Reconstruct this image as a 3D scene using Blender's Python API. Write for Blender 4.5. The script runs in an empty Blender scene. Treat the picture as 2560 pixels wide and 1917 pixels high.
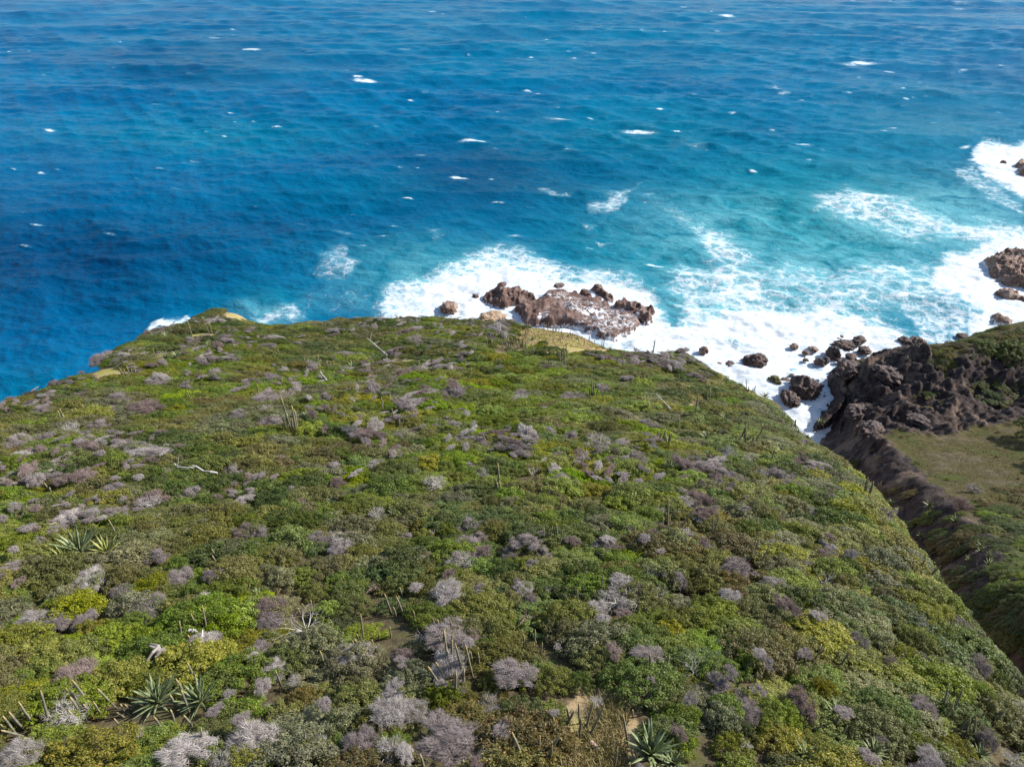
import bpy, math, random
import numpy as np
from mathutils import Vector, Matrix, Euler

R = math.radians
random.seed(7)
rng = np.random.default_rng(11)
scene = bpy.context.scene
COL = scene.collection

# ------------------------------------------------------------------ camera, sky, sun, exposure
CAM_Z, PITCH, FPX, CX, CY = 75.0, R(36), 1706.67, 1280.0, 958.5
cam_d = bpy.data.cameras.new('camera')
cam_d.lens = 24; cam_d.sensor_width = 36; cam_d.sensor_fit = 'HORIZONTAL'
cam_d.clip_start = 0.5; cam_d.clip_end = 40000
cam = bpy.data.objects.new('camera', cam_d); COL.objects.link(cam)
cam.location = (0, 0, CAM_Z); cam.rotation_euler = (math.pi / 2 - PITCH, 0, 0)
scene.camera = cam

SUN_EL = R(36); SUN_AZ = R(15)      # towards the sun: +x, a little +y
sun_dir = Vector((math.cos(SUN_EL) * math.cos(SUN_AZ), math.cos(SUN_EL) * math.sin(SUN_AZ), math.sin(SUN_EL)))
world = bpy.data.worlds.new('World'); scene.world = world; world.use_nodes = True
wn = world.node_tree; wn.nodes.clear()
sky = wn.nodes.new('ShaderNodeTexSky'); sky.sky_type = 'NISHITA'; sky.sun_disc = False
sky.sun_elevation = SUN_EL; sky.sun_rotation = math.pi / 2 - SUN_AZ
sky.altitude = 60; sky.air_density = 1.0; sky.dust_density = 0.6; sky.ozone_density = 1.0
bg = wn.nodes.new('ShaderNodeBackground'); bg.inputs['Strength'].default_value = 0.125
wo = wn.nodes.new('ShaderNodeOutputWorld')
wn.links.new(sky.outputs[0], bg.inputs[0]); wn.links.new(bg.outputs[0], wo.inputs[0])
sl = bpy.data.lights.new('sun', 'SUN'); sl.energy = 5.0; sl.angle = R(0.53); sl.color = (1, 0.955, 0.89)
so = bpy.data.objects.new('sun', sl); COL.objects.link(so); so.location = (60, 30, 160)
so.rotation_euler = (-sun_dir).to_track_quat('-Z', 'Y').to_euler()
scene.view_settings.view_transform = 'Standard'; scene.view_settings.look = 'None'
scene.view_settings.exposure = 0.68; scene.view_settings.gamma = 1.0
scene.view_settings.use_curve_mapping = False
scene.render.engine = 'CYCLES'
scene.cycles.max_bounces = 6; scene.cycles.diffuse_bounces = 3; scene.cycles.glossy_bounces = 2
scene.cycles.transmission_bounces = 3; scene.cycles.transparent_max_bounces = 4
scene.cycles.sample_clamp_indirect = 6

# ------------------------------------------------------------------ maths helpers
cP, sP = math.cos(PITCH), math.sin(PITCH)

def ray(px, py):
    xc = (np.asarray(px, float) - CX) / FPX; yc = -(np.asarray(py, float) - CY) / FPX
    return xc, cP + yc * sP, -sP + yc * cP

def project(x, y, z):
    x, y, z = np.asarray(x, float), np.asarray(y, float), np.asarray(z, float)
    d = y * cP - (z - CAM_Z) * sP
    u = y * sP + (z - CAM_Z) * cP
    d = np.maximum(d, 0.05)
    return CX + FPX * x / d, CY - FPX * u / d, d

def sea_pt(px, py, z=0.0):
    a, b, c = ray(px, py); t = (z - CAM_Z) / c
    return a * t, b * t

def _hash(ix, iy, iz, seed):
    h = (ix.astype(np.int64) * 374761393 + iy.astype(np.int64) * 668265263 + iz.astype(np.int64) * 2147483647 + np.int64(seed * 974711)) & 0xFFFFFFFF
    h = ((h ^ (h >> 13)) * 1274126177) & 0xFFFFFFFF
    h = ((h ^ (h >> 16)) * 2246822519) & 0xFFFFFFFF
    return ((h ^ (h >> 15)) & 0xFFFFFF) / float(0xFFFFFF) * 2 - 1

def noise2(x, y, seed=0):
    x = np.asarray(x, float); y = np.asarray(y, float)
    x0 = np.floor(x); y0 = np.floor(y); fx = x - x0; fy = y - y0
    fx = fx * fx * fx * (fx * (fx * 6 - 15) + 10); fy = fy * fy * fy * (fy * (fy * 6 - 15) + 10)
    z = np.zeros_like(x0)
    a = _hash(x0, y0, z, seed); b = _hash(x0 + 1, y0, z, seed)
    c = _hash(x0, y0 + 1, z, seed); d = _hash(x0 + 1, y0 + 1, z, seed)
    return (a * (1 - fx) + b * fx) * (1 - fy) + (c * (1 - fx) + d * fx) * fy

def noise3(x, y, z, seed=0):
    x0 = np.floor(x); y0 = np.floor(y); z0 = np.floor(z); fx = x - x0; fy = y - y0; fz = z - z0
    fx = fx * fx * (3 - 2 * fx); fy = fy * fy * (3 - 2 * fy); fz = fz * fz * (3 - 2 * fz)
    def lay(k):
        a = _hash(x0, y0, z0 + k, seed); b = _hash(x0 + 1, y0, z0 + k, seed)
        c = _hash(x0, y0 + 1, z0 + k, seed); d = _hash(x0 + 1, y0 + 1, z0 + k, seed)
        return (a * (1 - fx) + b * fx) * (1 - fy) + (c * (1 - fx) + d * fx) * fy
    return lay(0) * (1 - fz) + lay(1) * fz

def fbm(x, y, oct=4, seed=0, ridged=False):
    s = 0; a = 1.0; n = 0
    x = np.asarray(x, float); y = np.asarray(y, float)
    for o in range(oct):
        v = noise2(x * 2 ** o + 17.3 * o, y * 2 ** o - 9.1 * o, seed + o)
        s = s + a * ((1 - 2 * np.abs(v)) if ridged else v); n += a; a *= 0.5
    return s / n

def fbm3(p, oct=4, seed=0, ridged=False):
    s = 0; a = 1.0; n = 0
    for o in range(oct):
        q = p * 2 ** o + 13.7 * o
        v = noise3(q[:, 0], q[:, 1], q[:, 2], seed + o)
        s = s + a * ((1 - 2 * np.abs(v)) if ridged else v); n += a; a *= 0.5
    return s / n

def sstep(a, b, v):
    t = np.clip((v - a) / (b - a), 0, 1); return t * t * (3 - 2 * t)

def poly_sd(x, y, poly):
    """signed distance to a polygon, positive outside"""
    x = np.asarray(x, float); y = np.asarray(y, float)
    P = np.asarray(poly, float); Q = np.roll(P, -1, 0)
    best = np.full(x.shape, 1e18); inside = np.zeros(x.shape, bool)
    for (ax, ay), (bx, by) in zip(P, Q):
        ex, ey = bx - ax, by - ay
        t = np.clip(((x - ax) * ex + (y - ay) * ey) / (ex * ex + ey * ey + 1e-12), 0, 1)
        best = np.minimum(best, (x - ax - t * ex) ** 2 + (y - ay - t * ey) ** 2)
        if ay != by:
            c = ((ay > y) != (by > y)) & (x < (bx - ax) * (y - ay) / (by - ay) + ax)
            inside ^= c
    d = np.sqrt(best)
    return np.where(inside, -d, d)

def line_d(x, y, pts):
    best = np.full(np.shape(x), 1e18)
    for (ax, ay), (bx, by) in zip(pts[:-1], pts[1:]):
        ex, ey = bx - ax, by - ay
        t = np.clip(((x - ax) * ex + (y - ay) * ey) / (ex * ex + ey * ey + 1e-12), 0, 1)
        best = np.minimum(best, (x - ax - t * ex) ** 2 + (y - ay - t * ey) ** 2)
    return np.sqrt(best)

# ------------------------------------------------------------------ mesh / object helpers
def mesh_np(name, verts, faces, mat=None, smooth=True, attrs=None):
    """faces: (n,3) or (n,4) int array, or list of such arrays"""
    me = bpy.data.meshes.new(name)
    verts = np.asarray(verts, np.float32)
    fl = [np.asarray(f, np.int32) for f in (faces if isinstance(faces, list) else [faces])]
    fl = [f for f in fl if len(f)]
    loops = np.concatenate([f.ravel() for f in fl])
    cnt = np.concatenate([np.full(len(f), f.shape[1], np.int32) for f in fl])
    st = np.concatenate([[0], np.cumsum(cnt)[:-1]]).astype(np.int32)
    me.vertices.add(len(verts)); me.vertices.foreach_set('co', verts.ravel())
    me.loops.add(len(loops)); me.loops.foreach_set('vertex_index', loops)
    me.polygons.add(len(cnt)); me.polygons.foreach_set('loop_start', st); me.polygons.foreach_set('loop_total', cnt)
    me.polygons.foreach_set('use_smooth', np.full(len(cnt), smooth, bool))
    for k, v in (attrs or {}).items():
        a = me.attributes.new(k, 'FLOAT', 'POINT'); a.data.foreach_set('value', np.asarray(v, np.float32).ravel())
    me.update(calc_edges=True)
    if mat: me.materials.append(mat)
    return me

def grid_faces(nr, nc):
    i = np.arange(nr - 1)[:, None] * nc + np.arange(nc - 1)[None]
    i = i.ravel()
    return np.stack([i, i + 1, i + nc + 1, i + nc], 1)

def link(name, me, parent=None, loc=(0, 0, 0), rot=(0, 0, 0), scale=(1, 1, 1)):
    o = bpy.data.objects.new(name, me); COL.objects.link(o)
    o.location = loc; o.rotation_euler = rot; o.scale = scale
    if parent: o.parent = parent
    return o

def tag(o, label, cat, group=None):
    o['label'] = label; o['category'] = cat
    if group: o['group'] = group
    return o

def structure(name, me):
    o = link(name, me); o['kind'] = 'structure'; return o

class NT:
    """small node-tree builder"""
    def __init__(s, name):
        s.m = bpy.data.materials.new(name); s.m.use_nodes = True
        s.t = s.m.node_tree; s.t.nodes.clear()
        s.out = s.t.nodes.new('ShaderNodeOutputMaterial')
    def n(s, typ, **kw):
        nd = s.t.nodes.new('ShaderNode' + typ)
        for k, v in kw.items(): setattr(nd, k, v)
        return nd
    def l(s, a, b): s.t.links.new(a, b)
    def sock(s, i, v):
        if hasattr(v, 'is_linked') or isinstance(v, bpy.types.NodeSocket): s.l(v, i)
        else: i.default_value = v
    def math(s, op, a, b=0.0, c=None, clamp=False):
        nd = s.n('Math', operation=op); nd.use_clamp = clamp
        s.sock(nd.inputs[0], a); s.sock(nd.inputs[1], b)
        if c is not None: s.sock(nd.inputs[2], c)
        return nd.outputs[0]
    def mix(s, f, a, b, bt='MIX'):
        nd = s.n('MixRGB', blend_type=bt)
        s.sock(nd.inputs[0], f)
        for i, v in ((1, a), (2, b)):
            if isinstance(v, (tuple, list)): nd.inputs[i].default_value = (*v[:3], 1)
            else: s.l(v, nd.inputs[i])
        return nd.outputs[0]
    def attr(s, name):
        nd = s.n('Attribute', attribute_name=name); return nd.outputs['Fac']
    def pos(s): return s.n('NewGeometry').outputs['Position']
    def objc(s): return s.n('TexCoord').outputs['Object']
    def mapping(s, v, scale=(1, 1, 1), rot=(0, 0, 0)):
        nd = s.n('Mapping'); nd.inputs['Scale'].default_value = scale; nd.inputs['Rotation'].default_value = rot
        s.l(v, nd.inputs['Vector']); return nd.outputs[0]
    def noise(s, v, scale, detail=3, rough=0.55, dist=0.0, out=0):
        nd = s.n('TexNoise'); nd.inputs['Scale'].default_value = scale; nd.inputs['Detail'].default_value = detail
        nd.inputs['Roughness'].default_value = rough; nd.inputs['Distortion'].default_value = dist
        s.l(v, nd.inputs['Vector']); return nd.outputs[out]
    def ramp(s, f, a, b, smooth=True):
        nd = s.n('MapRange', interpolation_type='SMOOTHSTEP' if smooth else 'LINEAR')
        s.sock(nd.inputs['Value'], f); s.sock(nd.inputs['From Min'], a); s.sock(nd.inputs['From Max'], b)
        return nd.outputs[0]
    def bump(s, h, strength, dist, normal=None):
        nd = s.n('Bump'); nd.inputs['Strength'].default_value = strength; nd.inputs['Distance'].default_value = dist
        s.l(h, nd.inputs['Height'])
        if normal is not None: s.l(normal, nd.inputs['Normal'])
        return nd.outputs[0]
    def bsdf(s, color, rough=0.7, spec=0.3, normal=None):
        nd = s.n('BsdfPrincipled'); s.sock(nd.inputs['Roughness'], rough)
        if isinstance(color, (tuple, list)): nd.inputs['Base Color'].default_value = (*color[:3], 1)
        else: s.l(color, nd.inputs['Base Color'])
        nd.inputs['Specular IOR Level'].default_value = spec
        if normal is not None: s.l(normal, nd.inputs['Normal'])
        return nd
    def done(s, shader):
        s.l(shader.outputs[0], s.out.inputs['Surface']); return s.m

# ------------------------------------------------------------------ terrain: heights
EDGE_PX = [(0, 992), (115, 945), (215, 910), (371, 818), (478, 788), (495, 774), (540, 757), (568, 756), (590, 764), (640, 795),
           (678, 803), (779, 799), (802, 790), (883, 787), (959, 786), (1000, 783), (1104, 780), (1150, 785), (1196, 796),
           (1303, 803), (1419, 813), (1462, 816), (1506, 838), (1564, 857), (1598, 863), (1650, 866), (1690, 857), (1732, 868),
           (1785, 908), (1851, 942), (1907, 957), (1948, 997), (2000, 1027), (2022, 1053), (2093, 1098), (2160, 1157), (2193, 1198),
           (2260, 1290), (2330, 1362), (2450, 1482), (2560, 1602)]
def _plane_t(px, py):
    _, b, c = ray(px, py)
    d = -c - 0.4 * b
    return min(122.0, 17.8 / d) if d > 0.05 else 122.0

EDGE, _ez = [], []
for px, py in EDGE_PX:
    t = _plane_t(px, py) * (1 + 0.13 * min(1, max(0, (px - 1500) / 600)))
    a, b, c = ray(px, py)
    EDGE.append((float(a * t), float(b * t))); _ez.append(CAM_Z + c * t - 0.8)
_cp = EDGE[::2]; _cz = _ez[::2]
for y in (-20, 0, 14, 28, 42, 56, 70, 84):
    for x in (-42, -24, -8, 8):
        _cp.append((x, y)); _cz.append(57.2 - 0.4 * y)
    if y < 20:
        _cp.append((24, y)); _cz.append(51.5 - 0.4 * y)
BX = np.array(_cp); BZ = np.array(_cz)

def _tps(r2): return 0.5 * r2 * np.log(r2 + 1e-9)

def tps_fit(X, Z, smooth):
    K = _tps(((X[:, None] - X[None]) ** 2).sum(-1)) + smooth * np.eye(len(X))
    P = np.concatenate([np.ones((len(X), 1)), X], 1)
    return np.linalg.solve(np.block([[K, P], [P.T, np.zeros((3, 3))]]), np.concatenate([Z, np.zeros(3)]))

def tps_eval(w, X, x, y):
    x = np.asarray(x, float); y = np.asarray(y, float)
    z = w[-3] + w[-2] * x + w[-1] * y
    for i in range(len(X)): z = z + w[i] * _tps((x - X[i, 0]) ** 2 + (y - X[i, 1]) ** 2)
    return z

_bw = tps_fit(BX, BZ, 30.0)
EDGE = [(-50, -60), (-50, 20)] + EDGE + [(EDGE[-1][0] - 1, 2), (EDGE[-1][0] - 1, -60)]

def base_h(x, y):
    x = np.asarray(x, float); y = np.asarray(y, float)
    return tps_eval(_bw, BX, x, y) + 0.7 * fbm(x / 16, y / 16, 3, 5) + 0.35 * fbm(x / 6, y / 6, 2, 9)

def main_h(x, y):
    s = poly_sd(x, y, EDGE)
    s = s + 1.1 * fbm(np.asarray(x, float) / 4.5, np.asarray(y, float) / 4.5, 3, 33)
    k = 1.3
    sp = k * np.logaddexp(0, s / k)
    m = 1.55 + 0.25 * fbm(np.asarray(x) / 7, np.asarray(y) / 7, 3, 31)
    crag = np.clip(s / 4, 0, 1) * 1.2 * fbm(np.asarray(x) / 3, np.asarray(y) / 3, 4, 41, True)
    return np.maximum(base_h(x, y) - m * sp + crag, -4.0)

# the hill across the gully: control points (px, py, depth)
HPTS = [(2063, 990, 124), (2080, 1060, 108), (2110, 1110, 97), (2160, 1170, 85), (2210, 1230, 75), (2290, 1350, 58), (2370, 1440, 47),
        (2450, 1530, 41.5), (2560, 1630, 37),
        (2104, 940, 125), (2135, 915, 124), (2197, 893, 124), (2260, 867, 124), (2371, 858, 123), (2445, 832, 123), (2560, 806, 122), (2700, 790, 121),
        (2150, 1000, 116), (2200, 960, 117), (2250, 1010, 111), (2260, 920, 118), (2330, 900, 116.5), (2330, 1000, 110.5),
        (2400, 880, 115.5), (2410, 1015, 109.5), (2480, 870, 114), (2480, 1020, 109), (2560, 860, 113), (2560, 1025, 108), (2700, 850, 112), (2700, 1030, 106),
        (2200, 1090, 99), (2300, 1080, 100), (2400, 1080, 100), (2560, 1060, 102), (2700, 1060, 100),
        (2250, 1180, 83.5), (2300, 1180, 83), (2400, 1180, 82), (2560, 1180, 80.5), (2700, 1180, 79), (2330, 1300, 64), (2400, 1300, 63), (2560, 1300, 61.5), (2700, 1300, 60),
        (2430, 1450, 46.6), (2500, 1450, 46.5), (2560, 1450, 46.5), (2700, 1450, 46.5), (2560, 1560, 40), (2700, 1600, 36), (2750, 1720, 33)]
_h = np.array(HPTS, float); _a, _b, _c = ray(_h[:, 0], _h[:, 1])
HX = np.stack([_a * _h[:, 2], _b * _h[:, 2]], 1); HZ = CAM_Z + _c * _h[:, 2]
# sea foot beyond the crest
CREST = HX[9:17]
HX = np.concatenate([HX, CREST + np.array([1.5, 9]), [[62, 5], [90, 40], [115, 70], [55, -30]]])
HZ = np.concatenate([HZ, np.full(len(CREST), -4.0), [50, 40, 28, 60]])

_hw = tps_fit(HX, HZ, 2.0)
GULLY = [tuple(p) for p in HX[:9]] + [(24, -30)]

def hill_h(x, y):
    x = np.asarray(x, float); y = np.asarray(y, float)
    z = tps_eval(_hw, HX, x, y)
    # left of the gully bed the hill dives under the headland
    gx = np.interp(y, [q[1] for q in GULLY][::-1], [q[0] for q in GULLY][::-1])
    z = z - 1.3 * np.maximum(0, gx - x) - np.where(z > 3, 4.5, 1.0) * (1 - sstep(0.5, 5.5, x - gx))
    # beyond the crest: down to the sea
    cy = np.interp(x, CREST[:, 0], CREST[:, 1])
    z = np.where(y > cy, np.minimum(z, np.interp(x, CREST[:, 0], HZ[9:17]) - 0.75 * (y - cy)), z)
    return np.clip(z, -4, 80)

ROCK_PX = [(2040, 1010), (2100, 925), (2197, 880), (2300, 855), (2330, 900), (2360, 960), (2380, 885), (2470, 868), (2600, 858), (2720, 860), (2720, 1065), (2640, 1065), (2540, 1055), (2430, 1078),
           (2330, 1092), (2215, 1088), (2190, 1130), (2225, 1210), (2310, 1335), (2270, 1350), (2190, 1250), (2100, 1150)]

def hill_zone(x, y, z):
    px, py, _ = project(x, y, z)
    px = px + 18 * fbm(x / 3, y / 3, 3, 77); py = py + 18 * fbm(x / 3, y / 3, 3, 78)
    gx = np.interp(y, [q[1] for q in GULLY][::-1], [q[0] for q in GULLY][::-1])
    return np.maximum(sstep(14, -14, poly_sd(px, py, ROCK_PX)), sstep(7.5, 5.0, x - gx + 1.5 * fbm(x / 3, y / 3, 3, 79)))

def ground_h(x, y):
    return np.maximum(main_h(x, y), hill_h(x, y))

def hit(px, py, lift=0.0):
    """where the line of sight through a pixel of the photograph meets the land"""
    for dy in (0, 6, 12, 20, 30, 45):
        a, b, c = ray(px, py + dy)
        t = np.arange(8, 135, 0.25)
        g = ground_h(a * t, b * t) + lift - (CAM_Z + c * t)
        k = np.argmax(g > 0)
        if g[k] > 0:
            x, y = float(a * t[k]), float(b * t[k])
            z = float(ground_h(np.array([x]), np.array([y]))[0])
            if z > 0.3: return x, y, z, float(t[k])
    return None

# ------------------------------------------------------------------ materials of land
def mat_land():
    b = NT('headland_soil'); p = b.pos()
    n1 = b.noise(p, 0.35, 4); n2 = b.noise(p, 2.6, 5, 0.65); n3 = b.noise(p, 14, 3, 0.7)
    c = b.mix(b.ramp(n2, 0.35, 0.65), (0.060, 0.046, 0.026), (0.130, 0.100, 0.055))
    c = b.mix(b.math('MULTIPLY', b.ramp(n2, 0.42, 0.62), b.ramp(n1, 0.40, 0.60)), c, (0.070, 0.072, 0.024))
    c = b.mix(b.ramp(n3, 0.62, 0.75), c, (0.24, 0.19, 0.11))
    och = b.mix(b.ramp(n2, 0.3, 0.7), (0.28, 0.195, 0.105), (0.38, 0.285, 0.16))
    och = b.mix(b.math('MULTIPLY', b.ramp(n1, 0.42, 0.6), 0.8), och, (0.27, 0.26, 0.055))
    bare = b.math('MULTIPLY_ADD', b.noise(p, 1.2, 3), 0.8, b.math('SUBTRACT', b.attr('bare'), 0.4))
    c = b.mix(b.ramp(bare, 0.4, 0.62), c, och)
    geo = b.n('NewGeometry'); sx = b.n('SeparateXYZ'); b.l(geo.outputs['True Normal'], sx.inputs[0])
    rk = b.mix(b.ramp(n2, 0.3, 0.7), (0.15, 0.095, 0.065), (0.33, 0.24, 0.17))
    c = b.mix(b.ramp(sx.outputs['Z'], 0.72, 0.58), c, rk)
    h = b.math('ADD', b.math('MULTIPLY', n2, 0.6), b.math('MULTIPLY', n3, 0.25))
    return b.done(b.bsdf(c, 0.9, 0.15, b.bump(h, 0.7, 0.25)))

def mat_hill():
    b = NT('gully_hill_ground'); p = b.pos()
    n1 = b.noise(p, 0.22, 4); n2 = b.noise(p, 1.3, 5, 0.65); n3 = b.noise(p, 6, 4, 0.7)
    g = b.mix(b.ramp(n2, 0.35, 0.68), (0.066, 0.058, 0.018), (0.108, 0.088, 0.034))
    g = b.mix(b.math('MULTIPLY', b.ramp(n1, 0.5, 0.66), b.ramp(n2, 0.3, 0.6)), g, (0.135, 0.104, 0.068))
    g = b.mix(b.math('MULTIPLY', b.ramp(n3, 0.5, 0.7), 0.6), g, (0.045, 0.042, 0.014))
    g = b.mix(b.ramp(n1, 0.46, 0.33), g, (0.070, 0.082, 0.020))
    rk = b.mix(b.ramp(n2, 0.34, 0.66), (0.030, 0.023, 0.023), (0.088, 0.066, 0.058))
    rk = b.mix(b.ramp(n3, 0.60, 0.78), rk, (0.22, 0.165, 0.135))
    rk = b.mix(b.math('MULTIPLY', b.ramp(n1, 0.52, 0.62), 0.55), rk, (0.23, 0.165, 0.12))
    z = b.math('MULTIPLY_ADD', n3, 0.5, b.math('SUBTRACT', b.attr('rock'), 0.25))
    c = b.mix(b.ramp(z, 0.4, 0.6), g, rk)
    geo = b.n('NewGeometry'); sx = b.n('SeparateXYZ'); b.l(geo.outputs['True Normal'], sx.inputs[0])
    c = b.mix(b.ramp(sx.outputs['Z'], 0.70, 0.55), c, rk)
    h = b.math('ADD', b.math('MULTIPLY', n2, 0.7), b.math('MULTIPLY', n3, 0.4))
    return b.done(b.bsdf(c, 0.92, 0.15, b.bump(h, 1.0, 0.5)))

def mat_rock(name, dark, light, tip, wash=False):
    b = NT(name); p = b.pos()
    n1 = b.noise(p, 0.5, 4); n2 = b.noise(p, 2.2, 5, 0.68); n3 = b.noise(p, 9, 3, 0.7)
    c = b.mix(b.ramp(n2, 0.34, 0.66), dark, light)
    c = b.mix(b.ramp(n1, 0.5, 0.66), c, tip)
    c = b.mix(b.math('MULTIPLY', b.ramp(n3, 0.55, 0.75), 0.5), c, light)
    h = b.math('ADD', b.math('MULTIPLY', n2, 0.6), b.math('MULTIPLY', n3, 0.3))
    nrm = b.bump(h, 0.8, 0.3)
    rough = 0.75
    if wash:
        w = b.mapping(p, (0.42, 0.85, 0.5), (0, 0, -0.35))
        wn_ = b.noise(w, 0.7, 5, 0.62, 1.4)
        v = b.n('TexVoronoi', feature='DISTANCE_TO_EDGE'); v.inputs['Scale'].default_value = 0.75
        wv = b.n('VectorMath', operation='MULTIPLY_ADD'); nn = b.noise(p, 0.8, 4, 0.6, 0, 1)
        b.l(nn, wv.inputs[0]); wv.inputs[1].default_value = (2.6, 2.6, 2.6); b.l(w, wv.inputs[2])
        b.l(wv.outputs[0], v.inputs['Vector'])
        lace = b.math('SUBTRACT', 1.0, b.math('MULTIPLY', v.outputs['Distance'], 3.2), clamp=True)
        pat = b.math('ADD', b.math('MULTIPLY', lace, 0.5), b.math('MULTIPLY', wn_, 0.6))
        f = b.ramp(b.math('ADD', pat, b.math('SUBTRACT', b.attr('wash'), 1.02)), 0.0, 0.40)
        c = b.mix(f, c, (0.78, 0.80, 0.82))
    return b.done(b.bsdf(c, rough, 0.35, nrm))

M_LAND = mat_land(); M_HILL = mat_hill()
M_REEF = mat_rock('reef_rock', (0.060, 0.030, 0.022), (0.155, 0.090, 0.068), (0.20, 0.137, 0.116), True)
M_BOULDER = mat_rock('boulder_rock', (0.032, 0.022, 0.022), (0.115, 0.082, 0.070), (0.155, 0.10, 0.072), True)
M_BROWN = mat_rock('brown_rock', (0.11, 0.060, 0.038), (0.25, 0.16, 0.115), (0.30, 0.22, 0.18), True)
M_TAN = mat_rock('tan_rock', (0.22, 0.135, 0.075), (0.40, 0.28, 0.17), (0.34, 0.24, 0.16))
M_MOSS = mat_rock('mossy_rock', (0.055, 0.055, 0.02), (0.14, 0.125, 0.04), (0.10, 0.085, 0.05))

# ------------------------------------------------------------------ land meshes
BARE_PX = [  # (px, py, rx, ry, strength)
    (1440, 842, 150, 46, 1.3), (1370, 818, 80, 22, 1.0), (1530, 850, 70, 24, 1.0), (1560, 860, 60, 14, 0.8), (262, 932, 48, 22, 1.1), (500, 842, 55, 10, 0.8), (612, 779, 60, 28, 1.5),
    (1265, 875, 90, 22, 0.5), (1000, 905, 120, 20, 0.45), (1500, 1865, 92, 150, 1.7), (1745, 1010, 70, 25, 0.5), (1820, 1060, 60, 20, 0.5), (1935, 975, 90, 28, 0.7),
    (2010, 1050, 60, 30, 0.8), (370, 1020, 60, 14, 0.4), (1710, 880, 40, 10, 0.7), (1130, 905, 70, 10, 0.6), (400, 890, 60, 12, 0.5), (2120, 1140, 40, 20, 0.5)]

def bare_attr(x, y, z):
    px, py, d = project(x, y, z); v = np.zeros_like(px)
    for (a, b, rx, ry, s) in BARE_PX:
        v = np.maximum(v, s * np.exp(-(((px - a) / rx) ** 2 + ((py - b) / ry) ** 2) ** 1.5))
    return np.where(d > 6, v, 0)

def land_mesh(name, xs, ys, hf, mat, attrf):
    X, Y = np.meshgrid(xs, ys); Z, at = attrf(X, Y, hf(X, Y))
    me = mesh_np(name, np.stack([X.ravel(), Y.ravel(), Z.ravel()], 1), grid_faces(len(ys), len(xs)), mat, True, {k: v.ravel() for k, v in at.items()})
    return structure(name, me)

land_mesh('headland', np.arange(-92, 62, 0.5), np.arange(-55, 132, 0.5), main_h, M_LAND,
          lambda X, Y, Z: (Z + 0.08 * fbm(X / 1.3, Y / 1.3, 3, 61), {'bare': bare_attr(X, Y, Z)}))

def _hill_attr(X, Y, Z):
    rk = hill_zone(X, Y, Z)
    P = np.stack([X.ravel(), Y.ravel(), Z.ravel() * 1.3], 1)
    cr = fbm3(P / 5.5, 5, 101, True).reshape(X.shape); bl = fbm3(P / 1.7, 3, 111, True).reshape(X.shape)
    fi = fbm3(P / 0.75, 3, 131, True).reshape(X.shape)
    stp = np.round(cr * 5) / 5
    calm = 0.35 + 0.65 * sstep(20, -10, poly_sd(*project(X, Y, Z)[:2], [(2040, 1010), (2100, 900), (2197, 870), (2300, 845), (2720, 850), (2720, 1075), (2430, 1085), (2330, 1100), (2180, 1130), (2130, 1080)]))
    Z = Z + rk * calm * (2.4 * (0.55 * cr + 0.45 * stp - 0.35) + (1.0 - 0.45 * sstep(68, 80, X)) * (bl - 0.3) + 0.38 * (fi - 0.3)) + 0.12 * fbm(X / 1.2, Y / 1.2, 3, 71)
    return Z, {'rock': rk}

def hill_full(x, y): return hill_h(x, y)
land_mesh('rocky_hillside', np.concatenate([np.arange(16, 100, 0.27), np.arange(100, 170, 1.5)]), np.concatenate([np.arange(-30, 10, 1.0), np.arange(10, 128, 0.27)]), hill_full, M_HILL, _hill_attr)

# ------------------------------------------------------------------ sea
DENSE = [
    ([(905, 800), (935, 745), (975, 700), (1035, 682), (1095, 662), (1150, 640), (1205, 608), (1255, 596), (1310, 602), (1365, 632), (1420, 655), (1495, 662), (1560, 668),
      (1605, 690), (1645, 722), (1672, 765), (1690, 815), (1700, 880), (1400, 900), (900, 830)], 0.72, 30),
    ([(1540, 870), (1575, 800), (1640, 800), (1720, 792), (1790, 772), (1880, 755), (1980, 750), (2060, 762), (2140, 775), (2210, 800), (2270, 830), (2320, 865), (2200, 900), (2110, 960),
      (2130, 1010), (2120, 1120), (1960, 1120), (1780, 980), (1640, 920)], 0.95, 28),
    ([(2700, 560), (2560, 575), (2470, 600), (2390, 625), (2335, 655), (2310, 700), (2330, 740), (2400, 765), (2440, 790), (2400, 860), (2560, 880), (2700, 880)], 1.04, 30),
    ([(2432, 372), (2452, 352), (2490, 352), (2540, 358), (2620, 345), (2760, 350), (2760, 520), (2620, 505), (2560, 496), (2500, 462), (2455, 425), (2430, 400)], 1.05, 16),
    ([(1060, 720), (1180, 660), (1260, 635), (1400, 690), (1560, 690), (1660, 760), (1660, 860), (1300, 860), (1050, 790)], 1.06, 34),
    ([(2025, 490), (2055, 465), (2110, 452), (2165, 458), (2230, 478), (2330, 512), (2440, 540), (2600, 560), (2600, 620), (2420, 618), (2250, 590), (2130, 562), (2045, 540)], 0.72, 34),
    ([(590, 740), (640, 772), (690, 752), (752, 735), (778, 770), (770, 800), (640, 815)], 0.55, 18),
    ([(368, 812), (390, 795), (430, 788), (470, 775), (470, 800), (380, 830)], 0.75, 8),
]
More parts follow.
